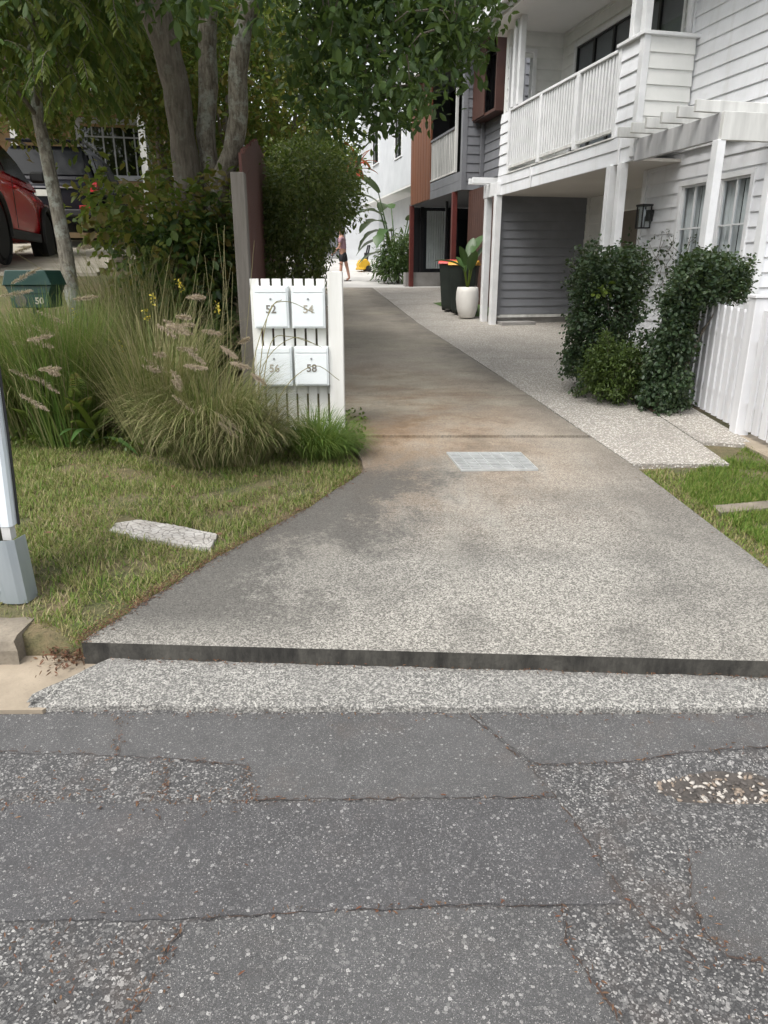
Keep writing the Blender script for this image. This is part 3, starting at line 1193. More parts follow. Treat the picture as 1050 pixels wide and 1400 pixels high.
# return wall of the entry, inner wall, door
H2.siding('cream_board', 'L', 6.81, 9.43, 13.05, .55, 2.86, holes=[(11.0, 12.44, .0, 2.55)])
dr = H2.box('door', 'taupe_door', 6.82, 6.87, 11.0, 12.44, .56, 2.55)
H2.box('handle', 'lamp_black', 6.79, 6.82, 11.12, 11.16, 1.52, 1.68, dr)
H2.box('lock', 'lamp_black', 6.79, 6.82, 11.10, 11.18, 1.80, 1.92, dr)
H2.box('door_frame', 'white_paint', 6.785, 6.83, 12.44, 12.52, .55, 2.60)
H2.box('wall', 'cream_board', 5.76, 6.80, 9.36, 9.43, .42, 2.86)
# dark grey garage wall facing the street
H2.siding('grey_board', 'X', 13.05, 5.14, 6.80, .82, 2.86, ex=.148)
H2.box('corner_board', 'grey_board', 5.04, 5.14, 13.015, 13.13, .80, 2.86)
H2.box('corner_board', 'white_old', 6.74, 6.80, 13.00, 13.045, .80, 2.86)
H2.box('plinth', 'grey_concrete', 5.10, 6.85, 13.06, 13.20, .45, .815)
H2.box('sill_strip', 'white_old', 5.10, 6.80, 13.02, 13.06, .765, .815)
# slab step by the posts
H2.box('step', 'grey_concrete', 5.08, 5.75, 12.72, 13.05, .52, .70, bevel=.008)
# storey above the garage, closed volume
H2.box('wall', 'midgrey_board', 6.10, 6.14, 8.8, 13.0, 3.2, 5.4)
# balcony: floor, soffit, fascia boards
H2.box('soffit', 'soffit_shaded_white', 5.03, 6.85, 8.63, 13.04, 2.865, 2.90)
H2.box('balcony_floor', 'white_old', 5.03, 6.06, 8.62, 13.03, 3.17, 3.205)
for nm, z0, z1, d in (('fascia_board', 2.86, 3.035, .0), ('fascia_board', 3.025, 3.165, -.012)):
    H2.box(nm, 'white_board', 5.0 + d, 5.03 + d, 8.60, 13.05, z0, z1, bevel=.003)
for a in (11.6, 8.92):
    H2.box('fascia_batten', 'white_paint', 4.972, 4.99, a - .02, a + .02, 2.862, 3.16)
H2.box('deck_edge', 'white_old', 4.975, 5.03, 9.1, 12.6, 3.168, 3.188)
# near solid end of the balcony
H2.siding('cream_board', 'X', 8.60, 5.06, 5.655, 3.17, 4.16, ex=.165, thick=.06)
H2.siding('white_board', 'L', 5.01, 8.66, 9.06, 3.17, 4.16, ex=.165, thick=.05)
H2.box('corner_board', 'white_paint', 4.975, 5.06, 8.565, 8.66, 2.90, 4.16, bevel=.004)
H2.box('corner_board', 'white_paint', 4.978, 5.06, 9.06, 9.13, 3.17, 4.16)
H2.box('capping', 'white_paint', 4.95, 5.70, 8.54, 8.68, 4.16, 4.20, bevel=.006)
H2.box('capping', 'white_paint', 4.95, 5.09, 8.68, 9.15, 4.16, 4.199, bevel=.006)
# far solid end
H2.siding('white_board', 'L', 5.01, 12.66, 13.03, 3.17, 4.13, ex=.165, thick=.05)
H2.box('corner_board', 'white_paint', 4.978, 5.06, 12.58, 12.66, 3.17, 4.17)
# railing
rail = H2.box('railing', 'white_paint', 4.975, 5.045, 9.13, 12.58, 4.115, 4.155, bevel=.006)
H2.box('bottom_rail', 'white_old', 4.985, 5.035, 9.13, 12.58, 3.25, 3.29, rail)
for a in (10.16, 11.36):
    H2.box('post', 'white_paint', 4.965, 5.055, a - .04, a + .04, 3.19, 4.115, rail, .004)
bm_ = None
nb = 41
for i in range(nb):
    a = 9.20 + (12.52 - 9.20) * i / (nb - 1)
    if min(abs(a - 10.16), abs(a - 11.36)) < .06:
        continue
    if bm_ is None:
        bm_ = MB().box(-.012, .012, -.021, .021, 0, .83).build('baluster', 'white_paint', rail, 0, loc=tuple(np.array([5.01, a, 3.288]) - H2.o)).data
    else:
        link('baluster', bm_, None, rail, tuple(np.array([5.01, a, 3.288]) - H2.o))
# balcony posts to the roof
for a in (8.62, 8.86, 12.30, 12.52):
    H2.box('post', 'white_paint', 4.965, 5.055, a - .045, a + .045, 4.20 if a < 9 else 4.16, 5.40, bevel=.004)
# balcony back wall with sliding window, and the end wall
H2.siding('cream_board', 'L', 6.05, 8.79, 13.0, 3.2, 5.40, holes=[(9.45, 12.52, 3.25, 5.12), (8.98, 9.33, 4.0, 5.3)], ex=.165)
H2.window('L', 6.05, 9.5, 12.47, 3.3, 5.07, vb=[10.1, 10.7, 11.3, 11.9], bar=.05, barmat='black_frame', curtain=[(9.6, 12.4)], glass='window_glass')
H2.window('L', 6.05, 9.0, 9.31, 4.05, 5.25, vb=[], barmat='black_frame', glass='dark_glass')
H2.siding('cream_board', 'X', 13.0, 5.06, 6.05, 3.2, 5.40, holes=[(5.14, 5.50, 4.18, 5.08)], ex=.165)
for p, q, u, v in ((5.08, 5.14, 4.12, 5.14), (5.50, 5.56, 4.12, 5.14), (5.14, 5.50, 5.08, 5.14), (5.14, 5.50, 4.12, 4.18)):
    H2.box('opening_trim', 'white_paint', p, q, 12.955, 13.11, u, v)
H2.box('return_wall', 'cream_board', 5.76, 6.05, 8.72, 8.79, 3.2, 5.40)
# roof
H2.box('soffit', 'soffit_white', 4.72, 10.5, 6.6, 13.4, 5.40, 5.44)
rf_ = MB(H2.o).prism([(4.66, 5.44), (4.66, 5.62), (8.0, 7.1), (11.2, 5.62), (11.2, 5.44)], 1, 6.5, 13.5).build('roof', 'roof_metal', H2.root)
H2.box('gutter', 'white_paint', 4.56, 4.66, 6.5, 13.5, 5.50, 5.62, rf_)
dp = MB(H2.o).tube([(5.60, 8.69, 5.44), (5.60, 8.69, 4.25)], .035, 10).build('downpipe', 'white_paint', H2.root, sm=True)
H2.box('conduit_box', 'white_old', 5.60, 5.66, 9.22, 9.30, 1.55, 1.70)
# ground posts
for a, b in ((8.83, 5.01), (9.10, 5.01)):
    H2.box('post', 'white_paint', b - .05, b + .05, a - .05, a + .05, .40, 2.862, bevel=.005)
for a, b, z0 in ((13.50, 5.00, .60), (12.98, 4.985, .60)):
    H2.box('post', 'white_paint', b - .058, b + .058, a - .058, a + .058, z0, 2.86, bevel=.005)
H2.box('post_beam', 'white_paint', 4.935, 5.0, 12.9, 13.6, 2.86, 3.08, bevel=.004)
for a in (13.28, 13.48):
    H2.box('pergola_rafter', 'white_paint', 4.60, 5.15, a - .024, a + .024, 3.082, 3.18, bevel=.004)
H2.box('security_camera', 'lamp_black', 6.70, 6.78, 12.2, 12.28, 2.79, 2.864)
# pergola over the entry
H2.box('pergola_beam', 'stained_beam', 4.985, 5.035, 7.0, 8.55, 2.84, 3.08, bevel=.004)
H2.box('pergola_beam', 'white_old', 4.985, 6.6, 6.945, 6.998, 2.83, 3.085, bevel=.004)
H2.box('ledger', 'white_paint', 5.64, 5.672, 7.1, 8.58, 2.97, 3.08)
for i in range(6):
    a = 7.05 + i * (8.50 - 7.05) / 5
    H2.box('pergola_rafter', 'white_old', 4.72, 5.665, a - .022, a + .022, 3.084, 3.19, bevel=.004)
H2.box('post', 'white_paint', 4.96, 5.05, 6.95, 7.05, .36, 2.838, bevel=.005)
H2.box('plinth', 'grey_concrete', 5.72, 10.5, 7.08, 13.05, .1, .40)
H2.box('infill_wall', 'midgrey_board', 6.95, 10.4, 7.3, 13.15, .41, 5.38)
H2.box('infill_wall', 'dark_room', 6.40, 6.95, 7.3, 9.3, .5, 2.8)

# lantern on the wall
w_ = WD * 5.66 + HD * 9.16
lan = thing('wall_lantern', 'black box lantern fixed to the white boards beside the entry', 'lantern', (w_[0], w_[1], 2.14), HROT)
lb = MB()
for x in (-.15, -.03):
    for y in (-.07, .07):
        lb.box(x - .007, x + .007, y - .007, y + .007, .0, .27)
lb.box(-.165, -.015, -.085, .085, .262, .285).box(-.157, -.023, -.077, .077, -.012, .004)
lb.build('cage', 'lamp_black', lan)
for vs_ in ([(-.149, -.068, .004), (-.149, .068, .004), (-.149, .068, .262), (-.149, -.068, .262)], [(-.149, -.069, .004), (-.031, -.069, .004), (-.031, -.069, .262), (-.149, -.069, .262)], [(-.149, .069, .004), (-.031, .069, .004), (-.031, .069, .262), (-.149, .069, .262)]):
    MB().add(vs_, [(0, 1, 2, 3)]).build('glass', 'window_glass', lan)
MB().lathe([(.012, .004), (.012, .12), (.026, .16), (.024, .21), (.006, .235)], -.09, 0, 12).build('bulb', 'white_paint', lan, sm=True)
MB().box(-.03, .028, -.05, .05, .08, .22).build('bracket', 'lamp_black', lan)

# ---------------------------------------------------------------- grey house with rust screens
H3 = Frame('grey_house', 'grey clad house with rust timber screen and dark red posts', 'house', 5.77, 17.42, 1.0)
B3 = 5.77
H3.siding('midgrey_board', 'X', 17.42, 5.86, 6.28, 3.40, 6.40, ex=.19)
H3.box('corner_board', 'midgrey_board', B3 - .02, 5.86, 17.385, 17.52, 3.40, 6.40)
H3.siding('midgrey_board', 'L', 6.28, 15.2, 17.42, 3.40, 7.2, ex=.19, holes=[(16.2, 17.1, 4.9, 6.15)])
H3.window('L', 6.28, 16.25, 17.05, 4.95, 6.10, trim='black_frame', tw=.05, vb=[16.65], bar=.04, glass='dark_glass', curtain=[(16.3, 16.6)])
# hood and sliding screen round that window
hd = MB(H3.o)
hd.box(5.98, 6.25, 15.98, 16.04, 4.80, 6.28).box(5.98, 6.25, 16.04, 17.36, 6.22, 6.28).box(5.98, 6.25, 16.04, 17.36, 4.80, 4.86)
hd.build('window_hood', 'brown_metal', H3.root)
for i in range(6):
    H3.box('screen_slat', 'brown_metal', 5.955, 5.978, 16.62 + i * .125, 16.742 + i * .125, 4.83, 6.25)
H3.siding('midgrey_board', 'X', 15.2, 6.30, 10.5, 3.40, 7.2, ex=.19)
H3.box('downpipe', 'grey_trim', 6.17, 6.25, 17.28, 17.36, 3.0, 6.4)
# balcony
H3.box('soffit', 'grey_trim', B3, 9.5, 17.45, 22.3, 3.40, 3.46)
for z0, z1 in ((3.40, 3.60), (3.605, 3.80)):
    H3.box('fascia_board', 'midgrey_board', B3 - .025, B3, 17.52, 20.0, z0, z1, bevel=.003)
rail3 = H3.box('railing', 'grey_trim', B3 - .03, B3 + .03, 17.95, 20.0, 4.77, 4.82)
H3.box('bottom_rail', 'white_old', B3 - .03, B3 + .03, 17.95, 20.0, 3.83, 3.87, rail3)
H3.box('end_post', 'white_old', B3 - .03, B3 + .03, 17.90, 17.95, 3.83, 6.4, rail3)
m_ = None
for i in range(15):
    a = 18.03 + i * (19.95 - 18.03) / 14
    l_ = tuple(np.array([B3, a, 3.87]) - H3.o)
    if m_ is None:
        m_ = MB().box(-.012, .012, -.02, .02, 0, .90).build('baluster', 'white_old', rail3, loc=l_).data
    else:
        link('baluster', m_, None, rail3, l_)
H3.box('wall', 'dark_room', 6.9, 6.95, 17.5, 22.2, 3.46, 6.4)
H3.box('door_frame', 'grey_trim', 6.85, 6.9, 18.0, 18.1, 3.46, 5.6)
# rust screen of upright timber boards
for i in range(15):
    a = 20.02 + i * .135
    H3.box('screen_board', 'rust_timber', B3 - .03 - .006 * (i % 2), B3 + .02, a, a + .130, 3.42, 6.62)
H3.box('wall', 'midgrey_board', B3 + .05, 6.9, 22.1, 22.2, 3.46, 6.4)
# roof
MB(H3.o).prism([(5.5, 6.42), (5.5, 6.52), (8.4, 8.0), (11.2, 6.52), (11.2, 6.42)], 1, 15.2, 22.4).build('roof', 'roof_metal', H3.root)
H3.box('gutter', 'white_old', 5.42, 5.5, 15.2, 22.4, 6.40, 6.52)
MB(H3.o).prism([(6.28, 6.55), (8.4, 7.75), (10.5, 6.55)], 1, 15.22, 15.3).build('gable', 'midgrey_board', H3.root)
# ground floor
for a, b in ((22.0, B3), (17.93, B3)):
    H3.box('post', 'red_post_paint', b - .06, b + .06, a - .06, a + .06, .85 if a < 20 else 1.05, 3.40, bevel=.006)
for i in range(16):
    a = 15.25 + i * .137
    H3.box('batten', 'brown_metal', 5.96, 5.99, a, a + .125, .75, 3.38)
H3.box('plinth', 'grey_concrete', 5.62, 9.6, 22.05, 22.35, .95, 1.55)
H3.box('window_wall', 'black_frame', 5.9, 9.6, 22.36, 22.42, 1.55, 3.40)
W3 = MB(H3.o)
n = 40
vs = []; fs = []
for i in range(n + 1):
    x = 6.33 + .62 * i / n
    for z in (1.66, 3.30):
        vs.append((x, 22.33 + .012 * math.sin(i * 1.3), z))
    if i:
        fs.append((2 * i - 2, 2 * i, 2 * i + 1, 2 * i - 1))
W3.add(vs, fs).build('curtain', 'curtain_cloth', H3.root)
MB(H3.o).add([(6.15, 22.275, 1.6), (9.5, 22.275, 1.6), (9.5, 22.275, 3.36), (6.15, 22.275, 3.36)], [(0, 1, 2, 3)]).build('pane', 'window_glass', H3.root)
for x in (6.12, 6.98, 7.9):
    H3.box('frame', 'black_frame', x, x + .10, 22.24, 22.32, 1.55, 3.40)
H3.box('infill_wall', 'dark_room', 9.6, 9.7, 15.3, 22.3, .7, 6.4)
H3.box('frame', 'black_frame', 6.30, 6.36, 20.3, 20.36, 1.0, 3.40)

# ---------------------------------------------------------------- white two storey house beyond
H4 = Frame('white_house', 'plain white two storey house behind the banana plant', 'house', 6.0, 22.75, 1.3)
holes4 = [(24.15, 25.05, 5.05, 7.0), (27.6, 28.6, 5.3, 7.0)]
H4.wall('far_white', 'L', 6.0, 22.75, 31.0, 4.1, 7.6, holes4, .12)
for i in range(40):
    a = 22.82 + i * .2
    if any(h[0] - .25 < a < h[1] + .06 for h in holes4):
        for z0_, z1_ in ((4.1, holes4[0][2] - .08),):
            H4.box('wall_board', 'far_white', 5.975, 5.998, a + .006, a + .194, z0_, z1_)
        continue
    H4.box('wall_board', 'far_white', 5.975, 5.998, a + .006, a + .194, 4.1, 7.58)
for (a, b, c, d) in holes4:
    H4.window('L', 6.0, a, b, c, d, trim='white_paint', tw=.05, vb=[(a + b) / 2], hb=[(c * .65 + d * .35)], barmat='black_frame', glass='dark_glass')
H4.box('corner_board', 'white_paint', 5.95, 6.05, 22.70, 22.80, 4.1, 7.6)
H4.wall('far_white', 'X', 22.80, 6.06, 11, 4.1, 7.6, (), .1)
H4.box('soffit', 'soffit_white', 5.98, 11, 22.76, 31, 4.05, 4.1)
m_ = None
for i in range(40):
    a = 23.2 + i * .2
    l_ = tuple(np.array([6.78, a, 1.25]) - H4.o)
    if m_ is None:
        m_ = MB().box(0, .03, .008, .192, 0, 2.8).build('wall_board', 'far_white', H4.root, loc=l_).data
    else:
        link('wall_board', m_, None, H4.root, l_)
H4.box('wall', 'far_white', 6.815, 6.9, 22.5, 31.2, 1.2, 4.05)
H4.box('column', 'grey_concrete', 6.0, 6.22, 22.78, 23.0, 1.2, 4.05)
MB(H4.o).prism([(5.6, 7.6), (5.6, 7.75), (8.6, 9.0), (11.4, 7.75), (11.4, 7.6)], 1, 22.4, 31.4).build('roof', 'roof_metal', H4.root)

# gate and screen wall closing the court
gt = thing('slat_gate', 'tall grey slat gate closing the top of the court', 'gate', tuple(aty(462, 352, 33.5)))
gz = float(gt.location.z); gx = float(gt.location.x)
m_ = None
for i in range(18):
    l_ = (-1.1 + i * .125, 0, 0)
    if m_ is None:
        m_ = MB().box(0, .085, -.02, .02, .05, 1.75).build('slat', 'grey_trim', gt, loc=l_).data
    else:
        link('slat', m_, None, gt, l_)
MB().box(-1.1, 1.12, .02, .05, .2, .28).build('rail', 'grey_trim', gt)
MB().box(-1.1, 1.12, .02, .05, 1.45, 1.53).build('rail', 'grey_trim', gt)
pw = aty(490, 350, 33.0)
pn = thing('screen_wall', 'white rendered end wall beside the grey slat gate', 'wall', (pw[0], pw[1], pw[2] - .2))
MB().box(-.55, 1.6, 0, .2, 0, 2.6).build('panel', 'far_white', pn)
MB().box(-.58, 1.63, -.03, .23, 2.6, 2.68).build('capping', 'white_paint', pn)

# ---------------------------------------------------------------- tan house on the rise, left
a5 = 21.0
q0 = ona(118, 240, a5); q1 = ona(196, 172, a5)
bL, bR, zB, zT = q0[1], q1[1], q0[2], q1[2]
H5 = Frame('tan_house', 'tan weatherboard house with white casement window behind the parked cars', 'house', bL, a5, 2.3)
H5.siding('tan_board', 'X', a5, bL - 6.0, bR + .25, 2.4, zT + 1.4, ex=.2, holes=[(bL - .02, bR + .02, zB, zT)])
wv = [bL + (bR - bL) * f for f in (1 / 3, 2 / 3)]
vb5 = wv + [bL + (bR - bL) * f for f in (1 / 6, 1 / 2, 5 / 6)]
H5.window('X', a5, bL, bR, zB, zT, trim='casement_shaded_white', tw=.13, vb=vb5, hb=[zT - (zT - zB) * .24], bar=.035, glass='dark_glass')
for u in (24, 197):
    q = ona(u, 215, a5 - 2.4)
    H5.box('veranda_post', 'white_old', q[1] - .07, q[1] + .07, a5 - 2.47, a5 - 2.33, 2.1, zT + .9)
H5.box('veranda_beam', 'white_old', bL - 6, bR + .6, a5 - 2.45, a5 - 2.35, zT + .55, zT + .8)
H5.box('veranda_shade_ceiling', 'tan_board', bL - 6, bR + .6, a5 - 2.6, a5, zT + .9, zT + .95)  # added deep ceiling, there to keep the window wall in shade
m_ = None
for i in range(24):
    l_ = tuple(np.array([bR - 2.2 + i * .095, a5 - 2.41, zT + .24]) - H5.o)
    if m_ is None:
        m_ = MB().box(0, .05, 0, .03, 0, .30).build('valance_slat', 'white_old', H5.root, loc=l_).data
    else:
        link('valance_slat', m_, None, H5.root, l_)
H5.box('side_wall', 'tan_board', bR + .25, bR + .3, a5, a5 + 7, 2.4, zT + 1.4)
MB(H5.o).prism([(bL - 6.4, zT + 1.4), (bL - 2.2, zT + 3.4), (bR + .7, zT + 1.4)], 1, a5 - 3.0, a5 + 7).build('roof', 'roof_metal', H5.root)  # front eave extended forward to shade the window
H5.box('infill_wall', 'dark_room', bL - 5.9, bR + .2, a5 + .9, a5 + 1.0, 2.4, zT + 1.4)

# ------------------------------------------------------------------ OBJECTS
# ---- slatted letterbox wall with four letterboxes
LY = 5.90
pL = aty(341, 381, LY); pR = aty(447, 381, LY)
gz = float(G(-.7, LY))
wall_top = pL[2]
lw = thing('letterbox_wall', 'white slatted timber letterbox wall with a square end post beside the driveway', 'fence', (-.75, LY, gz))
sp = (pR[0] - pL[0]) / 7.0
m_ = None
for i in range(7):
    x = pL[0] + i * sp + .75
    if m_ is None:
        m_ = MB().box(0, sp * .80, 0, .02, -.05, wall_top - gz).build('paling', 'fence_white', lw, .003, loc=(x, 0, 0)).data
    else:
        link('paling', m_, None, lw, (x, 0, 0))
for z in (.28, .98):
    MB().box(pL[0] + .75, pR[0] + .76, .021, .06, z, z + .09).build('rail', 'fence_white', lw)
pp = aty(446, 372, LY)
MB().box(pR[0] + .755, pR[0] + .755 + .118, -.06, .058, -.1, aty(455, 371, LY)[2] - gz).build('post', 'fence_white', lw, .004)
BX = [('52', 345, 391, 393, 449, 'number_grey'), ('54', 397.5, 391, 443.5, 449, 'number_pale'),
      ('56', 350, 474, 398, 528, 'number_pale'), ('58', 402, 474, 448.5, 527.5, 'number_grey')]
for num, u0, v0, u1, v1, nm in BX:
    a = aty(u0, v0, LY - .09); b = aty(u1, v1, LY - .09)
    a2 = aty(u1, v0, LY - .09)
    w_, h_ = a2[0] - a[0], a[2] - b[2]
    cx = (a[0] + a2[0]) / 2
    rt = thing('letterbox', {'52': 'white letterbox numbered 52 in dark figures', '54': 'white letterbox numbered 54 in pale figures', '56': 'white letterbox half hidden by grass blades, numbered 56', '58': 'white letterbox numbered 58 on the lower row'}[num], 'letterbox', (cx, LY - .005, b[2]), 0, 'letterboxes on the slatted wall')
    MB().box(-w_ / 2, w_ / 2, -.085, 0, 0, h_).build('body', 'letterbox_paint', rt, .004)
    fl = MB().box(-w_ / 2 + .012, w_ / 2 - .012, -.093, -.0845, .012, h_ - .055).build('door', 'letterbox_paint', rt, .003)
    MB().box(-w_ / 2 + .012, w_ / 2 - .012, -.094, -.0845, h_ - .049, h_ - .010).build('slot_flap', 'letterbox_paint', rt, .003)
    MB().lathe([(.008, 0), (.008, .006), (.005, .007)], 0, 0, 12).build('lock', 'lock_metal', fl, loc=(0, 0, 0)).matrix_local = Matrix.Translation((0, -.093, h_ * .70)) @ FACING
    text_mesh('number', num, .085, nm, fl, Matrix.Translation((0, -.0945, h_ * .45)) @ FACING)

# ---- grey timber post and brown paling fence running up the boundary
fb = thing('paling_fence', 'red brown paling fence with a weathered grey timber end post', 'fence', (-1.27, 6.3, .45))
pt = aty(322, 236, 6.3)
MB().box(-.055, .055, -.05, .05, -.1, pt[2] - .45).build('post', 'grey_timber', fb, .006, loc=(pt[0] + 1.29, 0, 0))
fdir = np.array([-.119, 1.0]); fdir /= np.linalg.norm(fdir)
frot = math.atan2(.119, 1.0)
rr = random.Random(9)
L = .16
m_ = None
while L < 9:
    y = L * fdir[1] + 6.3
    x = -1.16 + L * fdir[0]
    zt = 2.48 + .19 * L if L < 3.2 else 3.09 + .06 * (L - 3.2)
    zb = float(prof(y)) - .05
    MB().box(-.012, .012, -.046, .046, 0, zt - zb + rr.uniform(-.02, .02)).build('paling', 'brown_paling', fb, loc=(x + 1.27, y - 6.3, zb - .45), rotz=frot)
    L += .097
for zo in (.35, 1.55):
    a = np.array([.085, .1, zo + .3]); b = np.array([.085 - .119 * 3.2, 3.2, zo + .9]); c = np.array([.085 - .119 * 9, 9, zo + 1.2])
    MB().tube([a, b, c], .032, 4).build('rail', 'brown_paling', fb)

# ---- green letterbox, neighbour
gp0 = aty(52, 420, 6.0)
gl = thing('letterbox', 'dark green metal letterbox numbered 50 on a post among the grasses', 'letterbox', (gp0[0], 6.0, float(G(gp0[0], 6.0))))
hz = gp0[2] - float(G(gp0[0], 6.0))
MB().box(-.03, .03, -.03, .03, -.05, hz + .02).build('post', 'green_metal', gl)
MB().prism([(-.15, 0), (.15, 0), (.155, .10), (.185, .17), (-.185, .17), (-.155, .10)], 1, -.12, .14).build('box', 'green_metal', gl, .004, loc=(0, 0, hz))
MB().prism([(-.195, .17), (.195, .17), (.155, .285), (-.155, .285)], 1, -.14, .16).build('roof', 'green_metal', gl, .006, loc=(0, 0, hz))
MB().lathe([(.045, 0), (.045, .004)], 0, 0, 20).build('paper_hole', 'pit_dark', gl).matrix_local = Matrix.Translation((-.07, -.121, hz + .055)) @ FACING
nb_ = MB().box(.0, .145, -.128, -.1205, .005, .10).build('number_plate', 'green_metal', gl, loc=(0, 0, hz))
text_mesh('number', '50', .07, 'number_pale', nb_, Matrix.Translation((.08, -.130, .052)) @ FACING)
MB().box(-.14, .14, -.1265, -.1205, .112, .15).build('slot_flap', 'green_metal', gl, loc=(0, 0, hz))

# ---- power pole with conduit and guard plate
pb = gp(34, 806)
px_, py_ = float(pb[0]), float(pb[1])
pole = thing('power_pole', 'timber power pole with white cable conduit and galvanised guard plate', 'pole', (px_ - .13, py_ + .16, float(G(px_, py_)) - .03))
mbp = MB()
mbp.tube([(-.088, -.13, -.1), (-.072, -.13, .7), (.098, -.13, 5.2), (.26, -.13, 9.5)], [.152, .150, .138, .12], 20)
mbp.build('shaft', 'pole_timber', pole, sm=True)
def chan(z0, z1, x0, x1, w, d):
    """U shaped channel from (x0,z0) to (x1,z1)"""
    vs = []; fs = []
    prof_ = [(-w / 2, d), (-w / 2, .012), (-w / 2 + .012, 0), (w / 2 - .012, 0), (w / 2, .012), (w / 2, d)]
    for x, z in ((x0, z0), (x1, z1)):
        for a, b in prof_:
            vs.append((x + a, -.20 + b, z))
    for k in range(5):
        fs.append((k, k + 1, k + 7, k + 6))
    fs.append((0, 5, 4, 3, 2, 1)); fs.append(tuple(range(6, 12)))
    return MB().add(vs, fs)
chan(.355, .70, .112, .130, .060, .07).build('conduit', 'conduit_plastic', pole)
chan(.70, 5.2, .130, .30, .058, .07).build('conduit', 'conduit_plastic', pole)
for z_ in (.9, 1.7, 2.5, 3.4):
    MB().box(-.03 + .038 * z_, .135 + .038 * z_, -.203, -.19, z_, z_ + .03).build('conduit_saddle', 'galvanised', pole)
MB().tube([(.150, -.15, .35), (.170, -.15, .72), (.335, -.15, 5.2)], .006, 6).build('cable', 'cladding_black', pole)
MB().box(.090, .130, -.196, -.15, .29, .36).build('conduit_end', 'white_old', pole)
# guard plate folded round the front
gv = []; gf = []
for z, wv_ in ((.0, .0), (.31, .0)):
    for x, y in ((.03, -.20), (.042, -.245), (.08, -.258), (.135, -.258), (.168, -.245), (.182, -.17)):
        gv.append((x + .012 * (z > 0) * 0 + (.0 if z else .012), y, z))
for k in range(5):
    gf.append((k, k + 1, k + 7, k + 6))
gpl = MB().add(gv, gf).build('guard_plate', 'galvanised', pole)
md = gpl.modifiers.new('s', 'SOLIDIFY'); md.thickness = .003
for z in (.06, .17, .26):
    MB().lathe([(.007, 0), (.006, .004), (.0, .006)], 0, 0, 8, False).build('rivet', 'galvanised', gpl).matrix_local = Matrix.Translation((.056, -.250, z)) @ FACING

# ---- drain grate set in the driveway
gc = [gp(u, v) for u, v in ((611, 622), (711, 622), (735, 645), (631, 646))]
g0 = sum(gc) / 4
grate = thing('drain_grate', 'galvanised steel drain grate set in the driveway', 'grate', tuple(g0))
def bil(s, t_):
    p = gc[0] * (1 - s) * (1 - t_) + gc[1] * s * (1 - t_) + gc[2] * s * t_ + gc[3] * (1 - s) * t_
    return p - g0
q4 = [bil(0, 0), bil(1, 0), bil(1, 1), bil(0, 1)]
MB().add([(p[0], p[1], p[2] + .0085) for p in q4], [(3, 2, 1, 0)]).build('pit', 'pit_dark', grate)
def bar(s0, t0, s1, t1, w, z0, z1, name, par, mat='grate_steel'):
    a, b = bil(s0, t0), bil(s1, t1)
    d = (b - a)[:2]; nrm = np.array([-d[1], d[0]]); nrm = nrm / np.linalg.norm(nrm) * w / 2
    vs = []
    for z in (z0, z1):
        for p, s_ in ((a, 1), (a, -1), (b, -1), (b, 1)):
            vs.append((p[0] + nrm[0] * s_, p[1] + nrm[1] * s_, p[2] + z))
    MB().add(vs, [(0, 1, 2, 3), (7, 6, 5, 4), (0, 4, 5, 1), (1, 5, 6, 2), (2, 6, 7, 3), (3, 7, 4, 0)]).build(name, mat, par)
for k in range(8):
    bar(k / 7, 0, k / 7, 1, .008, .009, .0225, 'bearer', grate)
for k in range(11):
    bar(0, (k + .5) / 11, 1, (k + .5) / 11, .022, .009, .018, 'bar', grate)
bar(0, 0, 1, 0, .012, .009, .0215, 'edge', grate); bar(0, 1, 1, 1, .012, .009, .0215, 'edge', grate)

# ---- slab lying in the lawn, scratched lettering
sq = [gp(u, v) for u, v in ((149, 722), (164, 700), (230, 711), (297, 727), (288, 749), (215, 738))]
c0 = sum(sq) / len(sq)
sl = MB().prism(jag([(p[0] - c0[0], p[1] - c0[1]) for p in sq], .03, .006, 4), 2, -.10, -.014).build('stone_slab', 'stone_slab', loc=tuple(c0))
tag(sl, 'pale worn concrete slab with scratched markings lying in the lawn', 'slab')

# ---- white picket fence
PX = 2.90
pf = thing('picket_fence', 'white picket fence with a square capped post at the edge of the verge', 'fence', (PX, 5.72, .30))
m_ = None
for i in range(9):
    y = 5.84 + i * .118
    z0 = float(prof(y)) + .03
    zt = 1.30 + .0 * y
    l_ = (0, y - 5.72, z0 - .30)
    if m_ is None:
        m_ = MB().prism([(-.041, 0), (.041, 0), (.041, .90), (.034, .925), (-.034, .925), (-.041, .90)], 0, -.009, .009).build('picket', 'picket_white', pf, loc=l_).data
    else:
        link('picket', m_, None, pf, l_)
for i in range(20):
    y = 5.58 - i * .118
    link('picket', m_, None, pf, (.0, y - 5.72, float(prof(y)) + .05 - .30))
for y0, y1 in ((5.78, 6.86), (3.25, 5.66)):
    for zz in (.22, .70):
        z0, z1 = float(prof(y0)) + .03 + zz, float(prof(y1)) + .03 + zz
        MB().tube([(.035, y0 - 5.72, z0 - .30), (.035, y1 - 5.72, z1 - .30)], .028, 4).build('rail', 'picket_white', pf)
MB().box(-.055, .055, -.055, .055, .02, 1.10).build('post', 'picket_white', pf, .005)
MB().box(-.068, .068, -.068, .068, 1.10, 1.125).build('post_cap', 'picket_white', pf, .004)
MB().box(-.05, .05, 1.12, 1.22, .0, 1.02).build('post', 'picket_white', pf, .005)

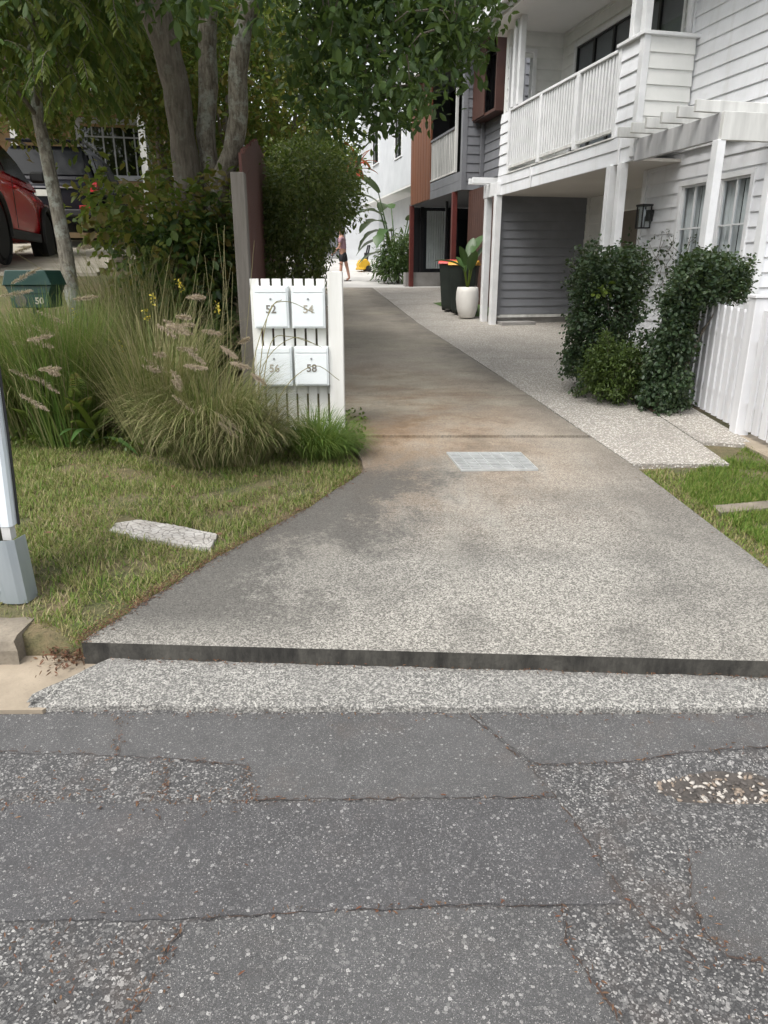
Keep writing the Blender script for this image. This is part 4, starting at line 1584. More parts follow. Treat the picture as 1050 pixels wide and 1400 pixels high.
# ---- bins, pot and plant by the grey house
def wheelie(px, y, lid, label, rz):
    p = aty(px, 400, y)
    z = float(G(p[0], y)) + .004
    b = thing('wheelie_bin', label, 'bin', (p[0], y, z), rz, 'wheelie bins by the grey house')
    mb = MB()
    vs = []; fs = []
    for z_, w, d in ((.06, .20, .22), (.12, .225, .25), (.90, .27, .33), (.96, .285, .35)):
        vs += [(-w, -d, z_), (w, -d, z_), (w, d, z_), (-w, d, z_)]
    for i in range(3):
        for k in range(4):
            fs.append((4 * i + k, 4 * i + (k + 1) % 4, 4 * i + 4 + (k + 1) % 4, 4 * i + 4 + k))
    fs += [(3, 2, 1, 0), (12, 13, 14, 15)]
    mb.add(vs, fs).build('body', 'bin_green', b, .012)
    mb = MB()
    mb.prism([(-.37, .965), (.36, .965), (.36, 1.0), (.05, 1.06), (-.30, 1.03), (-.37, .99)], 0, -.30, .30)
    mb.build('lid', lid, b, .012)
    for x in (-.24, .24):
        MB().lathe([(.03, -.03), (.10, -.03), (.10, .03), (.03, .03)], 0, 0, 16).build('wheel', 'tyre_rubber', b).matrix_local = Matrix.Translation((x, .27, .10)) @ Matrix.Rotation(R(90), 4, 'Y')
    MB().tube([(-.25, .40, .98), (.25, .40, .98)], .016, 8).build('handle', 'bin_green', b)
    return b
wheelie(620, 16.0, 'lid_red', 'dark green wheelie bin with a red lid, further from the white pot', R(-12))
wheelie(634, 15.45, 'lid_yellow', 'dark green wheelie bin with a yellow lid behind the white pot', R(-12))
pp = aty(638.5, 420, 14.75)
zt_ = float(G(pp[0], 14.75))
tq = [tuple(gp(u_, v_)[:2]) for u_, v_ in ((592, 415), (640, 434), (690, 431), (655, 408))]
structure(MB().add([(x, y, float(G(x, y)) + .012) for x, y in tq], [(0, 1, 2, 3)]).build('turf_strip', 'artificial_turf'))
pot = thing('planter_pot', 'tall rounded white planter pot in front of the bins', 'pot', (pp[0], 14.75, zt_ + .012))
MB().lathe([(.13, 0), (.16, .02), (.205, .18), (.228, .36), (.222, .50), (.205, .585), (.195, .59), (.185, .58), (.19, .5)], 0, 0, 28).build('shell', 'pot_white', pot, sm=True)
MB().lathe([(.19, .50), (.0, .51)], 0, 0, 20, False).build('soil', 'mulch', pot)

# ---- cars on the rise
def make_car(name, label, paintname, loc, rotz, height=1.68):
    car = thing(name, label, 'car', loc, rotz)
    ST = [(-2.22, .48, .92, .78), (-2.16, .36, 1.0, .85), (-1.9, .30, 1.06, .90), (-1.3, .27, 1.07, .925), (-.3, .25, 1.06, .93), (.8, .25, 1.04, .93),
          (1.2, .26, 1.02, .92), (1.7, .30, .97, .90), (2.05, .34, .90, .85), (2.2, .42, .80, .76)]
    vs = []; fs = []
    for y, zb, zt, hw in ST:
        h = zt - zb
        half = [(hw * .86, zb), (hw * .97, zb + .12 * h), (hw, zb + .45 * h), (hw * .985, zb + .72 * h), (hw * .955, zb + .92 * h), (hw * .90, zt)]
        ring = [(x, y, z) for x, z in half] + [(0, y, zt + .025)] + [(-x, y, z) for x, z in half[::-1]] + [(0, y, zb)]
        vs += ring
    m = 14
    for i in range(len(ST) - 1):
        for k in range(m):
            fs.append((i * m + k, i * m + (k + 1) % m, (i + 1) * m + (k + 1) % m, (i + 1) * m + k))
    fs += [tuple(range(m))[::-1], tuple(range((len(ST) - 1) * m, len(ST) * m))]
    body = MB().add(vs, fs).build('body', paintname, car, sm=True)
    sd = body.modifiers.new('s', 'SUBSURF'); sd.levels = 1; sd.render_levels = 1
    top = height
    def hwz(z):
        return .865 - (z - 1.03) * .33
    GS = [(-2.12, 1.04), (-1.98, 1.28), (-1.78, top - .08), (-1.2, top), (-.2, top), (.25, top - .06), (.75, 1.33), (1.22, 1.03)]
    vs = []; fs = []
    for y, z in GS:
        w = hwz(z)
        vs += [(.87, y, 1.0), (w + .005, y, max(1.02, z - .05)), (w - .06, y, z), (-(w - .06), y, z), (-(w + .005), y, max(1.02, z - .05)), (-.87, y, 1.0)]
    m = 6
    for i in range(len(GS) - 1):
        for k in range(m - 1):
            fs.append((i * m + k, i * m + k + 1, (i + 1) * m + k + 1, (i + 1) * m + k))
    fs += [(0, 5, 4, 3, 2, 1), tuple(range((len(GS) - 1) * m, len(GS) * m))]
    MB().add(vs, fs).build('roof', paintname, car)
    for s in (1, -1):
        for poly in ([(-.40, 1.09), (.93, 1.09), (.62, 1.33), (.22, top - .17), (-.36, top - .12)], [(-1.55, 1.10), (-.47, 1.09), (-.43, top - .12), (-1.25, top - .13)],
                     [(-1.98, 1.12), (-1.62, 1.11), (-1.35, top - .14), (-1.72, top - .20)]):
            v = [(s * (hwz(z) + .017), y, z) for y, z in poly]
            MB().add(v, [tuple(range(len(v)))]).build('side_window', 'car_glass', car)
        MB().box(-.10, .10, -.06, .05, -.06, .09).build('wing_mirror', 'cladding_black', car, .03, loc=(s * 1.02, .72, 1.14))
        for y in (-1.35, 1.38):
            wl = MB().lathe([(.20, -.11), (.33, -.11), (.355, -.08), (.355, .08), (.33, .11), (.20, .11)], 0, 0, 28)
            o = wl.build('wheel', 'tyre_rubber', car, sm=False)
            o.matrix_local = Matrix.Translation((s * .83, y, .355)) @ Matrix.Rotation(R(90), 4, 'Y')
            rb = MB().lathe([(.0, .085), (.06, .09), (.20, .075), (.22, .10)], 0, 0, 20, False)
            for k in range(6):
                a = k * math.pi / 3
                rb.add([(math.cos(a) * .05 - math.sin(a) * .03, math.sin(a) * .05 + math.cos(a) * .03, .105), (math.cos(a) * .05 + math.sin(a) * .03, math.sin(a) * .05 - math.cos(a) * .03, .105),
                        (math.cos(a) * .21 + math.sin(a) * .02, math.sin(a) * .21 - math.cos(a) * .02, .11), (math.cos(a) * .21 - math.sin(a) * .02, math.sin(a) * .21 + math.cos(a) * .02, .11)], [(0, 1, 2, 3)])
            ro = rb.build('rim', 'rim_metal', o)
            if s < 0:
                ro.matrix_local = Matrix.Rotation(R(180), 4, 'X')
            # black arch lip
            arc = [(s * .945, y + .43 * math.cos(t_), .36 + .43 * math.sin(t_)) for t_ in np.linspace(-.15, math.pi + .15, 15)]
            MB().tube(arc, .035, 6).build('wheel_arch', 'cladding_black', car)
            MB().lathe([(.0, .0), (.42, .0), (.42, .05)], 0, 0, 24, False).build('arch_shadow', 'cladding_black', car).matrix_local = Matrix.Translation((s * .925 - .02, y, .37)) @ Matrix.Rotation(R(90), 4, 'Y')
        MB().box(-.02, .02, -.85, .85, -.05, .07).build('sill', 'cladding_black', car, .01, loc=(s * .915, 0, .33))
        for y in (-.42, .90):
            MB().box(-.003, .003, -.004, .004, -.30, .34).build('door_seam', 'cladding_black', car, loc=(s * .928, y, .72))
        MB().box(-.02, .02, -.09, .09, -.012, .012).build('door_handle', paintname, car, .006, loc=(s * .935, -.25, .93))
        tl = MB().prism([(-2.20, .82), (-2.05, .80), (-1.80, .98), (-2.10, 1.02)], 0, s * .60 if s > 0 else -.90, .90 if s > 0 else -.60)
        tl.build('tail_lamp', 'tail_lamp_red', car)
        MB().box(-.10, .10, -.01, .02, -.03, .03).build('reflector', 'tail_lamp_red', car, loc=(s * .66, -2.20, .56))
        MB().prism([(2.18, .74), (1.86, .76), (1.80, .88), (2.02, .88)], 0, s * .52 if s > 0 else -.86, .86 if s > 0 else -.52).build('headlamp', 'lamp_clear', car)
        MB().tube([(s * .60, -1.7, top + .02), (s * .60, -1.2, top + .055), (s * .60, -.1, top + .05), (s * .59, .15, top - .02)], .018, 6).build('roof_rail', 'rim_metal', car)
    MB().add([(-.72, -2.10, 1.12), (.72, -2.10, 1.12), (.64, -1.835, top - .12), (-.64, -1.835, top - .12)], [(0, 1, 2, 3)]).build('rear_window', 'car_glass', car)
    MB().add([(-.76, 1.14, 1.10), (.76, 1.14, 1.10), (.62, .33, top - .10), (-.62, .33, top - .10)], [(3, 2, 1, 0)]).build('windscreen', 'car_glass', car)
    MB().box(-.19, .19, -2.245, -2.225, .74, .85).build('number_plate', 'plate_pale', car)
    MB().box(-.5, .5, -2.235, -2.20, .88, .91).build('tailgate_trim', 'rim_metal', car)
    MB().box(-.78, .78, -2.24, -2.1, .40, .52).build('rear_bumper', 'cladding_black', car, .02)
    MB().box(-.66, .66, -1.92, -1.72, top - .02, top + .02).build('spoiler', paintname, car, .01)
    return car


rp = aty(8, 362, 9.2)
rx, ry = rp[0], 9.2
# right flank of the car passes through the rear wheel
off = np.array([rx, ry]) + 1.35 * HD[:2] - .93 * WD[:2]
make_car('parked_car', 'glossy red hatchback with black wheel arches parked on the rise', 'car_red', (off[0], off[1], float(G(off[0], off[1])) + .0), HROT, 1.62)
bc = aty(80, 300, 14.4)
off = np.array([bc[0], 14.4]) + 2.2 * HD[:2]
make_car('parked_car', 'black car seen from behind, parked by the tan house', 'car_black', (off[0], off[1], float(G(off[0], off[1])) + .02), HROT - R(4), 1.72)
# low stone edging post near the pad
ep = aty(163, 365, 9.0)
tag(MB().lathe([(.12, -.5), (.12, .0), (.11, .05), (.06, .06)], 0, 0, 8).build('stone_bollard', 'old_kerb_concrete', loc=(ep[0], ep[1], ep[2] + .08)), 'short rough stone bollard at the edge of the parking pad', 'bollard')

# ---- person washing the concrete, wand, machine
def skin_obj(name, verts, edges, radii, mat, parent, sub=2):
    me = bpy.data.meshes.new(name)
    me.from_pydata(verts, edges, [])
    o = bpy.data.objects.new(name, me)
    COL.objects.link(o)
    sk = o.modifiers.new('skin', 'SKIN')
    sk.use_smooth_shade = True
    for i, r in enumerate(radii):
        me.skin_vertices[0].data[i].radius = (r, r) if not isinstance(r, tuple) else r
        me.skin_vertices[0].data[i].use_root = (i == 0)
    sb = o.modifiers.new('sub', 'SUBSURF'); sb.levels = sub; sb.render_levels = sub
    dg = bpy.context.evaluated_depsgraph_get()
    m2 = bpy.data.meshes.new_from_object(o.evaluated_get(dg))
    bpy.data.objects.remove(o)
    m2.materials.clear()
    return link(name, m2, mat, parent)


fp = aty(469, 383, 25.4)
pz = float(prof(25.4)) + .006
per = thing('person', 'person in pink top and black shorts washing the pale concrete with a wand', 'person', (fp[0], 25.4, pz), R(-12))
# faces -X; z up; metres
J = [(0, 0, .93), (.0, 0, 1.08), (-.015, 0, 1.28), (-.02, 0, 1.40), (-.03, 0, 1.47), (-.045, 0, 1.56), (-.05, 0, 1.66),     # 0 pelvis..6 crown
     (.0, -.09, .90), (-.03, -.10, .50), (-.07, -.10, .09), (-.19, -.10, .035),                                            # 7-10 near leg
     (.02, .09, .90), (.11, .10, .50), (.20, .10, .10), (.08, .11, .035),                                                  # 11-14 far leg
     (-.02, -.17, 1.36), (-.04, -.21, 1.10), (-.22, -.16, .94), (-.28, -.14, .90),                                          # 15-18 near arm
     (-.02, .17, 1.36), (-.06, .20, 1.12), (-.26, .12, 1.02), (-.31, .10, 1.0)]                                             # 19-22 far arm
E_ = [(0, 1), (1, 2), (2, 3), (3, 4), (4, 5), (5, 6), (0, 7), (7, 8), (8, 9), (9, 10), (0, 11), (11, 12), (12, 13), (13, 14), (3, 15), (15, 16), (16, 17), (17, 18), (3, 19), (19, 20), (20, 21), (21, 22)]
rad = [.135, (.12, .10), (.14, .105), (.11, .09), .052, (.085, .075), (.06, .055), .085, .058, .04, (.035, .028), .085, .058, .04, (.035, .028), .055, .042, .033, .03, .055, .042, .033, .03]
skin_obj('body', J, E_, rad, 'skin', per)
skin_obj('shirt', [(0, 0, .98), (0, 0, 1.10), (-.015, 0, 1.28), (-.02, 0, 1.38), (-.025, 0, 1.43), (-.02, -.17, 1.35), (-.03, -.205, 1.20), (-.02, .17, 1.35), (-.04, .195, 1.22)],
         [(0, 1), (1, 2), (2, 3), (3, 4), (3, 5), (5, 6), (3, 7), (7, 8)], [.15, (.14, .12), (.155, .12), (.13, .105), .07, .07, .062, .07, .062], 'cloth_pink', per)
skin_obj('shorts', [(0, 0, 1.0), (0, 0, .92), (.0, -.085, .86), (-.02, -.095, .60), (.01, .085, .86), (.08, .095, .60)], [(0, 1), (1, 2), (2, 3), (1, 4), (4, 5)], [.145, .155, .115, .092, .115, .092], 'cloth_black', per)
skin_obj('hair', [(-.02, 0, 1.60), (-.035, 0, 1.67), (.01, 0, 1.56), (.04, 0, 1.46)], [(0, 1), (0, 2), (2, 3)], [.088, .065, .075, .045], 'hair_dark', per)
for k, (hx, hy, hz_) in enumerate(((-.28, -.14, .90), (-.31, .10, 1.0))):
    fv = [(hx, hy, hz_)]; fe = []; fr = [.026]
    for q in range(4):
        a = len(fv)
        fv += [(hx - .035, hy + (q - 1.5) * .018, hz_ - .02), (hx - .06 + q * .003, hy + (q - 1.5) * .018, hz_ - .055), (hx - .045, hy + (q - 1.5) * .017, hz_ - .085)]
        fe += [(0, a), (a, a + 1), (a + 1, a + 2)]; fr += [.012, .009, .007]
    a = len(fv)
    fv += [(hx - .005, hy - .035, hz_ - .02), (hx - .03, hy - .04, hz_ - .05)]
    fe += [(0, a), (a, a + 1)]; fr += [.011, .008]
    skin_obj('hand', fv, fe, fr, 'skin', per, 1)
for x, y in ((-.13, -.10), (.14, .105)):
    MB().prism([(x - .12, y - .04), (x - .05, y - .05), (x + .11, y - .035), (x + .12, y + .03), (x - .06, y + .05), (x - .12, y + .035)], 2, .0, .028).build('sandal', 'sandal', per, .006)
wd = thing('washing_wand', 'thin dark pressure washing wand held by the person in black shorts', 'wand', (fp[0] - .30, 25.4, pz + .02), R(-12))
MB().tube([(.02, .02, 1.00), (-.02, 0, .86), (-.18, -.05, .30)], .014, 8).build('lance', 'washer_black', wd)
MB().tube([(-.18, -.05, .30), (-.22, -.06, .18)], .028, 8).build('nozzle', 'washer_black', wd)
MB().box(-.03, .05, -.02, .02, .86, .96).build('trigger_grip', 'washer_black', wd, .01)

wp = aty(497, 366, 28.6)
pw_ = thing('pressure_washer', 'yellow pressure washer with an upright black handle on the concrete', 'machine', (wp[0], 28.6, float(prof(28.6)) + .004), R(20))
MB().prism([(-.22, .08), (.20, .08), (.22, .30), (.08, .46), (-.14, .42), (-.24, .26)], 1, -.17, .17).build('housing', 'washer_yellow', pw_, .03)
MB().box(-.26, .0, -.20, .20, .05, .14).build('base', 'washer_yellow', pw_, .03)
MB().tube([(.10, -.12, .35), (.17, -.12, .72), (.22, -.10, .92), (.22, .10, .92), (.17, .12, .72), (.10, .12, .35)], .032, 8).build('handle', 'washer_black', pw_)
MB().box(.05, .16, -.09, .09, .34, .68).build('hose_reel', 'washer_black', pw_, .02)
for y in (-.20, .20):
    MB().lathe([(.0, -.03), (.11, -.03), (.11, .03), (.0, .03)], 0, 0, 16).build('wheel', 'washer_black', pw_).matrix_local = Matrix.Translation((.14, y, .11)) @ FACING
tag(MB().tube([(wp[0] + .2, 28.55, float(prof(28.55)) + .02), (wp[0] + .5, 28.4, float(prof(28.4)) + .02), (wp[0] + .95, 28.5, float(prof(28.5)) + .02), (wp[0] + 1.4, 28.2, float(prof(28.2)) + .02)], .018, 6).build('hose', 'washer_black'), 'dark hose lying on the concrete beside the pressure washer', 'hose')

# ------------------------------------------------------------------ VEGETATION
def unit(a):
    return a / (np.linalg.norm(a, axis=-1, keepdims=True) + 1e-9)


def leaf_mesh(name, P, D, Nn, L, W, fold=.25, curl=.12):
    """hexagonal folded leaves: P base, D direction, Nn normal, L length, W half width (arrays)"""
    P = np.asarray(P); n = len(P)
    D = unit(D); S = unit(np.cross(D, Nn)); U = np.cross(S, D)
    L = np.broadcast_to(L, n)[:, None]; W = np.broadcast_to(W, n)[:, None]
    up = U * W * fold
    V = np.stack([P, P + D * L * .32 + S * W * .85 + up, P + D * L * .68 + S * W + up - U * L * curl * .4, P + D * L - U * L * curl,
                  P + D * L * .68 - S * W + up - U * L * curl * .4, P + D * L * .32 - S * W * .85 + up], 1).reshape(-1, 3)
    k = np.arange(n)[:, None] * 6
    F = np.concatenate([k + np.array([[0, 1, 2, 3]]), k + np.array([[0, 3, 4, 5]])], 0)
    return fastmesh(name, V, F)


def in_poly(u, v, poly):
    u = np.asarray(u); v = np.asarray(v)
    inside = np.zeros(u.shape, bool)
    n = len(poly)
    for i in range(n):
        x0, y0 = poly[i]; x1, y1 = poly[(i + 1) % n]
        c = ((y0 > v) != (y1 > v)) & (u < (x1 - x0) * (v - y0) / (y1 - y0 + 1e-12) + x0)
        inside ^= c
    return inside


def ellipsoid_pts(n, c, r, shell=.0, seed=0):
    g = np.random.default_rng(seed)
    out = np.zeros((0, 3))
    while len(out) < n:
        q = g.uniform(-1, 1, (n * 3, 3))
        d = np.linalg.norm(q, axis=1)
        q = q[(d < 1) & (d > shell)]
        out = np.vstack([out, q])
    return out[:n] * np.array(r) + np.array(c)


def cluster_leaves(C, per, spread, size, seed, droop=.3, out_from=None, wl=.22, aspect=None):
    """leaves radiating from cluster centres"""
    g = np.random.default_rng(seed)
    n = len(C) * per
    base = np.repeat(C, per, 0) + g.normal(0, 1, (n, 3)) * np.array(spread)
    d = unit(g.normal(0, 1, (n, 3)))
    if out_from is not None:
        d = unit(d + .8 * unit(base - np.array(out_from)))
    d[:, 2] -= droop
    d = unit(d)
    nn = unit(g.normal(0, .55, (n, 3)) + np.array([0, 0, 1.0]))
    s = size * g.uniform(.5, 1.35, n)
    return base, d, nn, s, s * wl


def foliage(name, parent, mat, C, per, spread, size, seed, **kw):
    P, D, Nn, L, W = cluster_leaves(C, per, spread, size, seed, **kw)
    o = link(name, leaf_mesh(name, P, D, Nn, L, W), mat, parent)
    return o


def rel(pts, loc):
    return [tuple(np.array(p) - np.array(loc)) for p in pts]


def branch_path(a, b, seed, k=5, wob=.12):
    r = random.Random(seed)
    a = np.array(a, float); b = np.array(b, float)
    L = np.linalg.norm(b - a)
    out = []
    for i in range(k + 1):
        f = i / k
        p = a + (b - a) * f
        p[2] += .10 * L * math.sin(math.pi * f)
        if 0 < i < k:
            p += np.array([r.uniform(-1, 1), r.uniform(-1, 1), r.uniform(-.6, .6)]) * wob * L * .4
        out.append(p)
    return out


# ---- the big three stemmed tree over the boundary
TB = np.array([-2.15, 8.0, float(G(-2.15, 8.0)) - .1])
tree = thing('shade_tree', 'large tree with three pale lichened trunks hanging over the driveway', 'tree', tuple(TB))
stems = [([(262, 345), (258, 250), (249, 185), (241, 120), (226, 60), (204, -10), (170, -160), (150, -330)], [.17, .135, .125, .125, .135, .15, .11, .07], 8.0),
         ([(282, 345), (289, 245), (281, 185), (285, 120), (283, 50), (290, -60), (310, -240)], [.12, .098, .092, .09, .085, .08, .06], 8.15),
         ([(283, 345), (300, 250), (318, 208), (326, 160), (325, 100), (332, 40), (365, -60), (420, -220)], [.12, .10, .098, .095, .09, .085, .07, .05], 7.9)]
tips = []
for px, rd, Y in stems:
    pts = [aty(u, v, Y - .25 * i / len(px)) for i, (u, v) in enumerate(px)]
    pts[0][2] = TB[2]
    # refine
    mb = MB(TB)
    P2 = []; R2 = []
    for i in range(len(pts) - 1):
        for f in (0, .33, .66):
            P2.append(pts[i] * (1 - f) + pts[i + 1] * f); R2.append((rd[i] * (1 - f) + rd[i + 1] * f) * random.uniform(.95, 1.06))
    P2.append(pts[-1]); R2.append(rd[-1])
    mb.tube(P2, R2, 14)
    mb.build('trunk', 'bark_brown' if Y == 8.0 else 'bark_pale', tree, sm=True)
    tips.append(pts)

# lower limit of the crown as seen from the street
LOW_U = [-200, 0, 60, 150, 200, 260, 320, 350, 400, 440, 470, 500, 540, 556, 585, 620, 645, 660, 690, 712, 760]
LOW_V = [40, 40, 60, 50, 25, 40, 75, 80, 120, 180, 195, 205, 212, 170, 115, 118, 85, 35, -5, -25, -70]
g = np.random.default_rng(21)
C = ellipsoid_pts(5200, (-1.5, 7.3, 5.0), (3.7, 2.9, 2.9), .25, 4)
# pull some clusters low over the drive
extra = np.array([aty(g.uniform(390, 690), g.uniform(-60, 225), g.uniform(6.6, 8.6)) for _ in range(900)])
C = np.vstack([C, extra])
u, v = proj(C)
lim = np.interp(u, LOW_U, LOW_V) - 12 - np.abs(g.normal(0, 10, len(u)))
ok = (C[:, 1] > 4.5) & (v < lim) & (C[:, 2] > 2.4)
# thin the crown in clumps so that sky shows through
cl = np.sin(C[:, 0] * 3.1 + 1.2) * np.sin(C[:, 1] * 2.7) * np.sin(C[:, 2] * 3.4 + .6)
ok &= (cl > -.12) | (g.random(len(u)) < .15)
# trunks stay in view
near_tr = (u > 195) & (u < 345) & (C[:, 1] < 8.2)
ok &= ~(near_tr & (v > 20) & (g.random(len(u)) < .9))
C = C[ok]
g.shuffle(C)
C = C[:1250]
crown = foliage('crown', tree, 'leaf_dark', C - TB, 32, (.125, .125, .11), .098, 5, droop=.45, wl=.22)
# boughs into the crown
targets = [(-4.4, 7.2, 4.6), (-3.2, 5.6, 4.4), (-.6, 6.3, 4.1), (.4, 7.0, 3.7), (-.3, 8.4, 4.0), (-1.4, 6.0, 5.2), (-2.6, 9.2, 5.0), (.7, 7.6, 4.3), (-4.0, 8.4, 5.6)]
for i, tg in enumerate(targets):
    st = min((p for pts in tips for p in pts[4:]), key=lambda p: np.linalg.norm(p - np.array(tg)))
    pth = branch_path(st - TB, np.array(tg) - TB, i)
    MB().tube(pth, np.linspace(.032, .010, len(pth)), 7).build('limb', 'bark_brown', tree, sm=True)
mb = MB()
rr = random.Random(2)
for c in C[:520]:
    d = np.array([rr.uniform(-.35, .35), rr.uniform(-.35, .35), rr.uniform(.05, .4)])
    mb.tube([c - TB + d, c - TB + d * .4 + np.array([0, 0, .04]), c - TB], [.009, .006, .003], 4, False)
o = mb.build('twigs', 'bark_brown', tree); o['kind'] = 'stuff'


# ---- generic tree / bush makers
def simple_tree(name, label, c, r, base, mat, n, per, size, seed, bark='bark_brown', trunk_r=.09, keep=None, group=None, wl=.24, spread=.16, droop=.3, shell=.2):
    base = np.array(base, float)
    t_ = thing(name, label, 'tree', tuple(base), 0, group)
    C = ellipsoid_pts(n, c, r, shell, seed)
    g = np.random.default_rng(seed)
    cl = np.sin(C[:, 0] * 2.3 + seed) * np.sin(C[:, 1] * 2.1 + 2 * seed) * np.sin(C[:, 2] * 2.6 + seed)
    C = C[(cl > -.28) | (g.random(len(C)) < .3)]
    if keep is not None:
        u, v = proj(C)
        C = C[keep(u, v)]
    cc = np.array(c, float)
    pth = branch_path(np.zeros(3), cc - base, seed, 6, .06)
    MB().tube(pth, np.linspace(trunk_r, trunk_r * .4, len(pth)), 9).build('trunk', bark, t_, sm=True)
    for i in range(6):
        tg = C[g.integers(len(C))]
        pth2 = branch_path(pth[3], tg - base, seed + i, 4, .1)
        MB().tube(pth2, np.linspace(trunk_r * .45, .012, len(pth2)), 6).build('limb', bark, t_, sm=True)
    foliage('crown', t_, mat, C - base, per, (spread, spread, spread * .8), size, seed + 50, wl=wl, droop=droop)
    return t_


def keep_house(u, v):
    return ~((u > 105) & (u < 205) & (v > 158) & (v < 300))


def P3(u, v, y):
    return tuple(aty(u, v, y))


def gb(u, y):
    x = aty(u, 300, y)[0]
    return (x, y, float(G(x, y)) - .05)


BG = 'trees crowding behind the parked cars'
simple_tree('garden_tree', 'dense dark green tree arching over the parked cars', P3(60, 20, 12.0), (2.6, 1.6, 1.9), gb(-60, 12.5), 'leaf_mid', 470, 34, .12, 3, keep=lambda u, v: keep_house(u, v) & (v < 190), group=BG)
simple_tree('garden_tree', 'olive green tree behind the three pale trunks', P3(190, 30, 14.5), (2.6, 1.6, 2.3), gb(240, 14.5), 'leaf_olive', 480, 34, .12, 6, keep=keep_house, group=BG)
simple_tree('garden_tree', 'yellow green tree filling the gap between the pale trunks', P3(310, 130, 13.0), (1.5, 1.2, 2.6), gb(310, 13.0), 'leaf_yellowish', 330, 30, .11, 8, group=BG)
simple_tree('garden_tree', 'light yellowing tree above the clipped dark shrub', P3(405, 150, 16.0), (1.35, 1.2, 2.1), gb(405, 16.0), 'leaf_yellowish', 250, 24, .12, 11, group=BG)
simple_tree('garden_tree', 'slender green tree growing past the brown paling fence', P3(360, 40, 18.0), (2.6, 1.6, 3.0), gb(380, 18.0), 'leaf_mid', 330, 30, .14, 15, group=BG)
simple_tree('garden_tree', 'tall olive tree standing beside the tan house', P3(225, 110, 18.5), (1.3, 1.2, 3.2), gb(235, 18.5), 'leaf_olive', 380, 30, .13, 17, keep=keep_house, group=BG)
simple_tree('garden_tree', 'far dark tree beyond the tan house roof', P3(60, 20, 32), (8, 3, 5), gb(60, 32), 'leaf_mid', 520, 36, .28, 19, trunk_r=.2, spread=.4, group=BG)
simple_tree('garden_tree', 'far bushy tree at the head of the court', P3(395, 262, 38), (5, 2.5, 3.2), (aty(400, 300, 38)[0], 38, 2.4), 'leaf_mid', 420, 34, .25, 23, trunk_r=.15, spread=.35, group=BG)

# ---- small slanting tree with feathery leaves, left
SB = np.array(gb(108, 6.7))
st = thing('sapling_tree', 'slender slanting tree with drooping feathery leaves before the red car', 'tree', tuple(SB))
pts = [SB + np.array([0, 0, 0])] + [aty(u, v, 6.7) for u, v in ((98, 400), (89, 340), (76, 275), (63, 210), (52, 160), (46, 90), (40, 0), (20, -90))]
MB(SB).tube(pts, [.075, .068, .062, .057, .053, .048, .04, .035, .025], 10).build('trunk', 'bark_pale', st, sm=True)
g = np.random.default_rng(8)
for i in range(7):
    tg = aty(g.uniform(-60, 150), g.uniform(-60, 120), g.uniform(6.0, 7.2))
    pth = branch_path(pts[5 + i % 3] - SB, tg - SB, 30 + i)
    MB().tube(pth, np.linspace(.022, .006, len(pth)), 6).build('limb', 'bark_brown', st, sm=True)
# pinnate fronds
FP = []; FD = []; FN = []; FL = []
fr_mb = MB(SB)
for k in range(330):
    u0 = g.uniform(-120, 165); y0 = g.uniform(5.7, 7.4)
    vlim = np.interp(u0, [-120, 0, 40, 100, 130, 165], [190, 175, 150, 165, 120, 40])
    v0 = g.uniform(-140, vlim - 45)
    p = aty(u0, v0, y0)
    az = g.uniform(0, 6.28)
    d = np.array([math.cos(az), math.sin(az), -.15])
    L = g.uniform(.28, .45)
    n_ = 9
    q = p.copy(); line = [q.copy()]
    for j in range(n_):
        q = q + d * L / n_
        d = d + np.array([0, 0, -.16]); d = d / np.linalg.norm(d)
        line.append(q.copy())
        side = np.cross(d, [0, 0, 1.0]); side = side / (np.linalg.norm(side) + 1e-6)
        for s_ in (1, -1):
            FP.append(q.copy()); FD.append(side * s_ * .75 + d * .7 + np.array([0, 0, -.35])); FN.append(np.array([0, 0, 1.0]) + g.normal(0, .3, 3)); FL.append(g.uniform(.07, .11))
    fr_mb.tube(line, .0025, 3, False)
FL = np.array(FL)
link('crown', leaf_mesh('crown', np.array(FP) - SB, np.array(FD), np.array(FN), FL, FL * .17), 'leaf_mid', st)
o = fr_mb.build('frond_stems', 'bark_brown', st); o['kind'] = 'stuff'


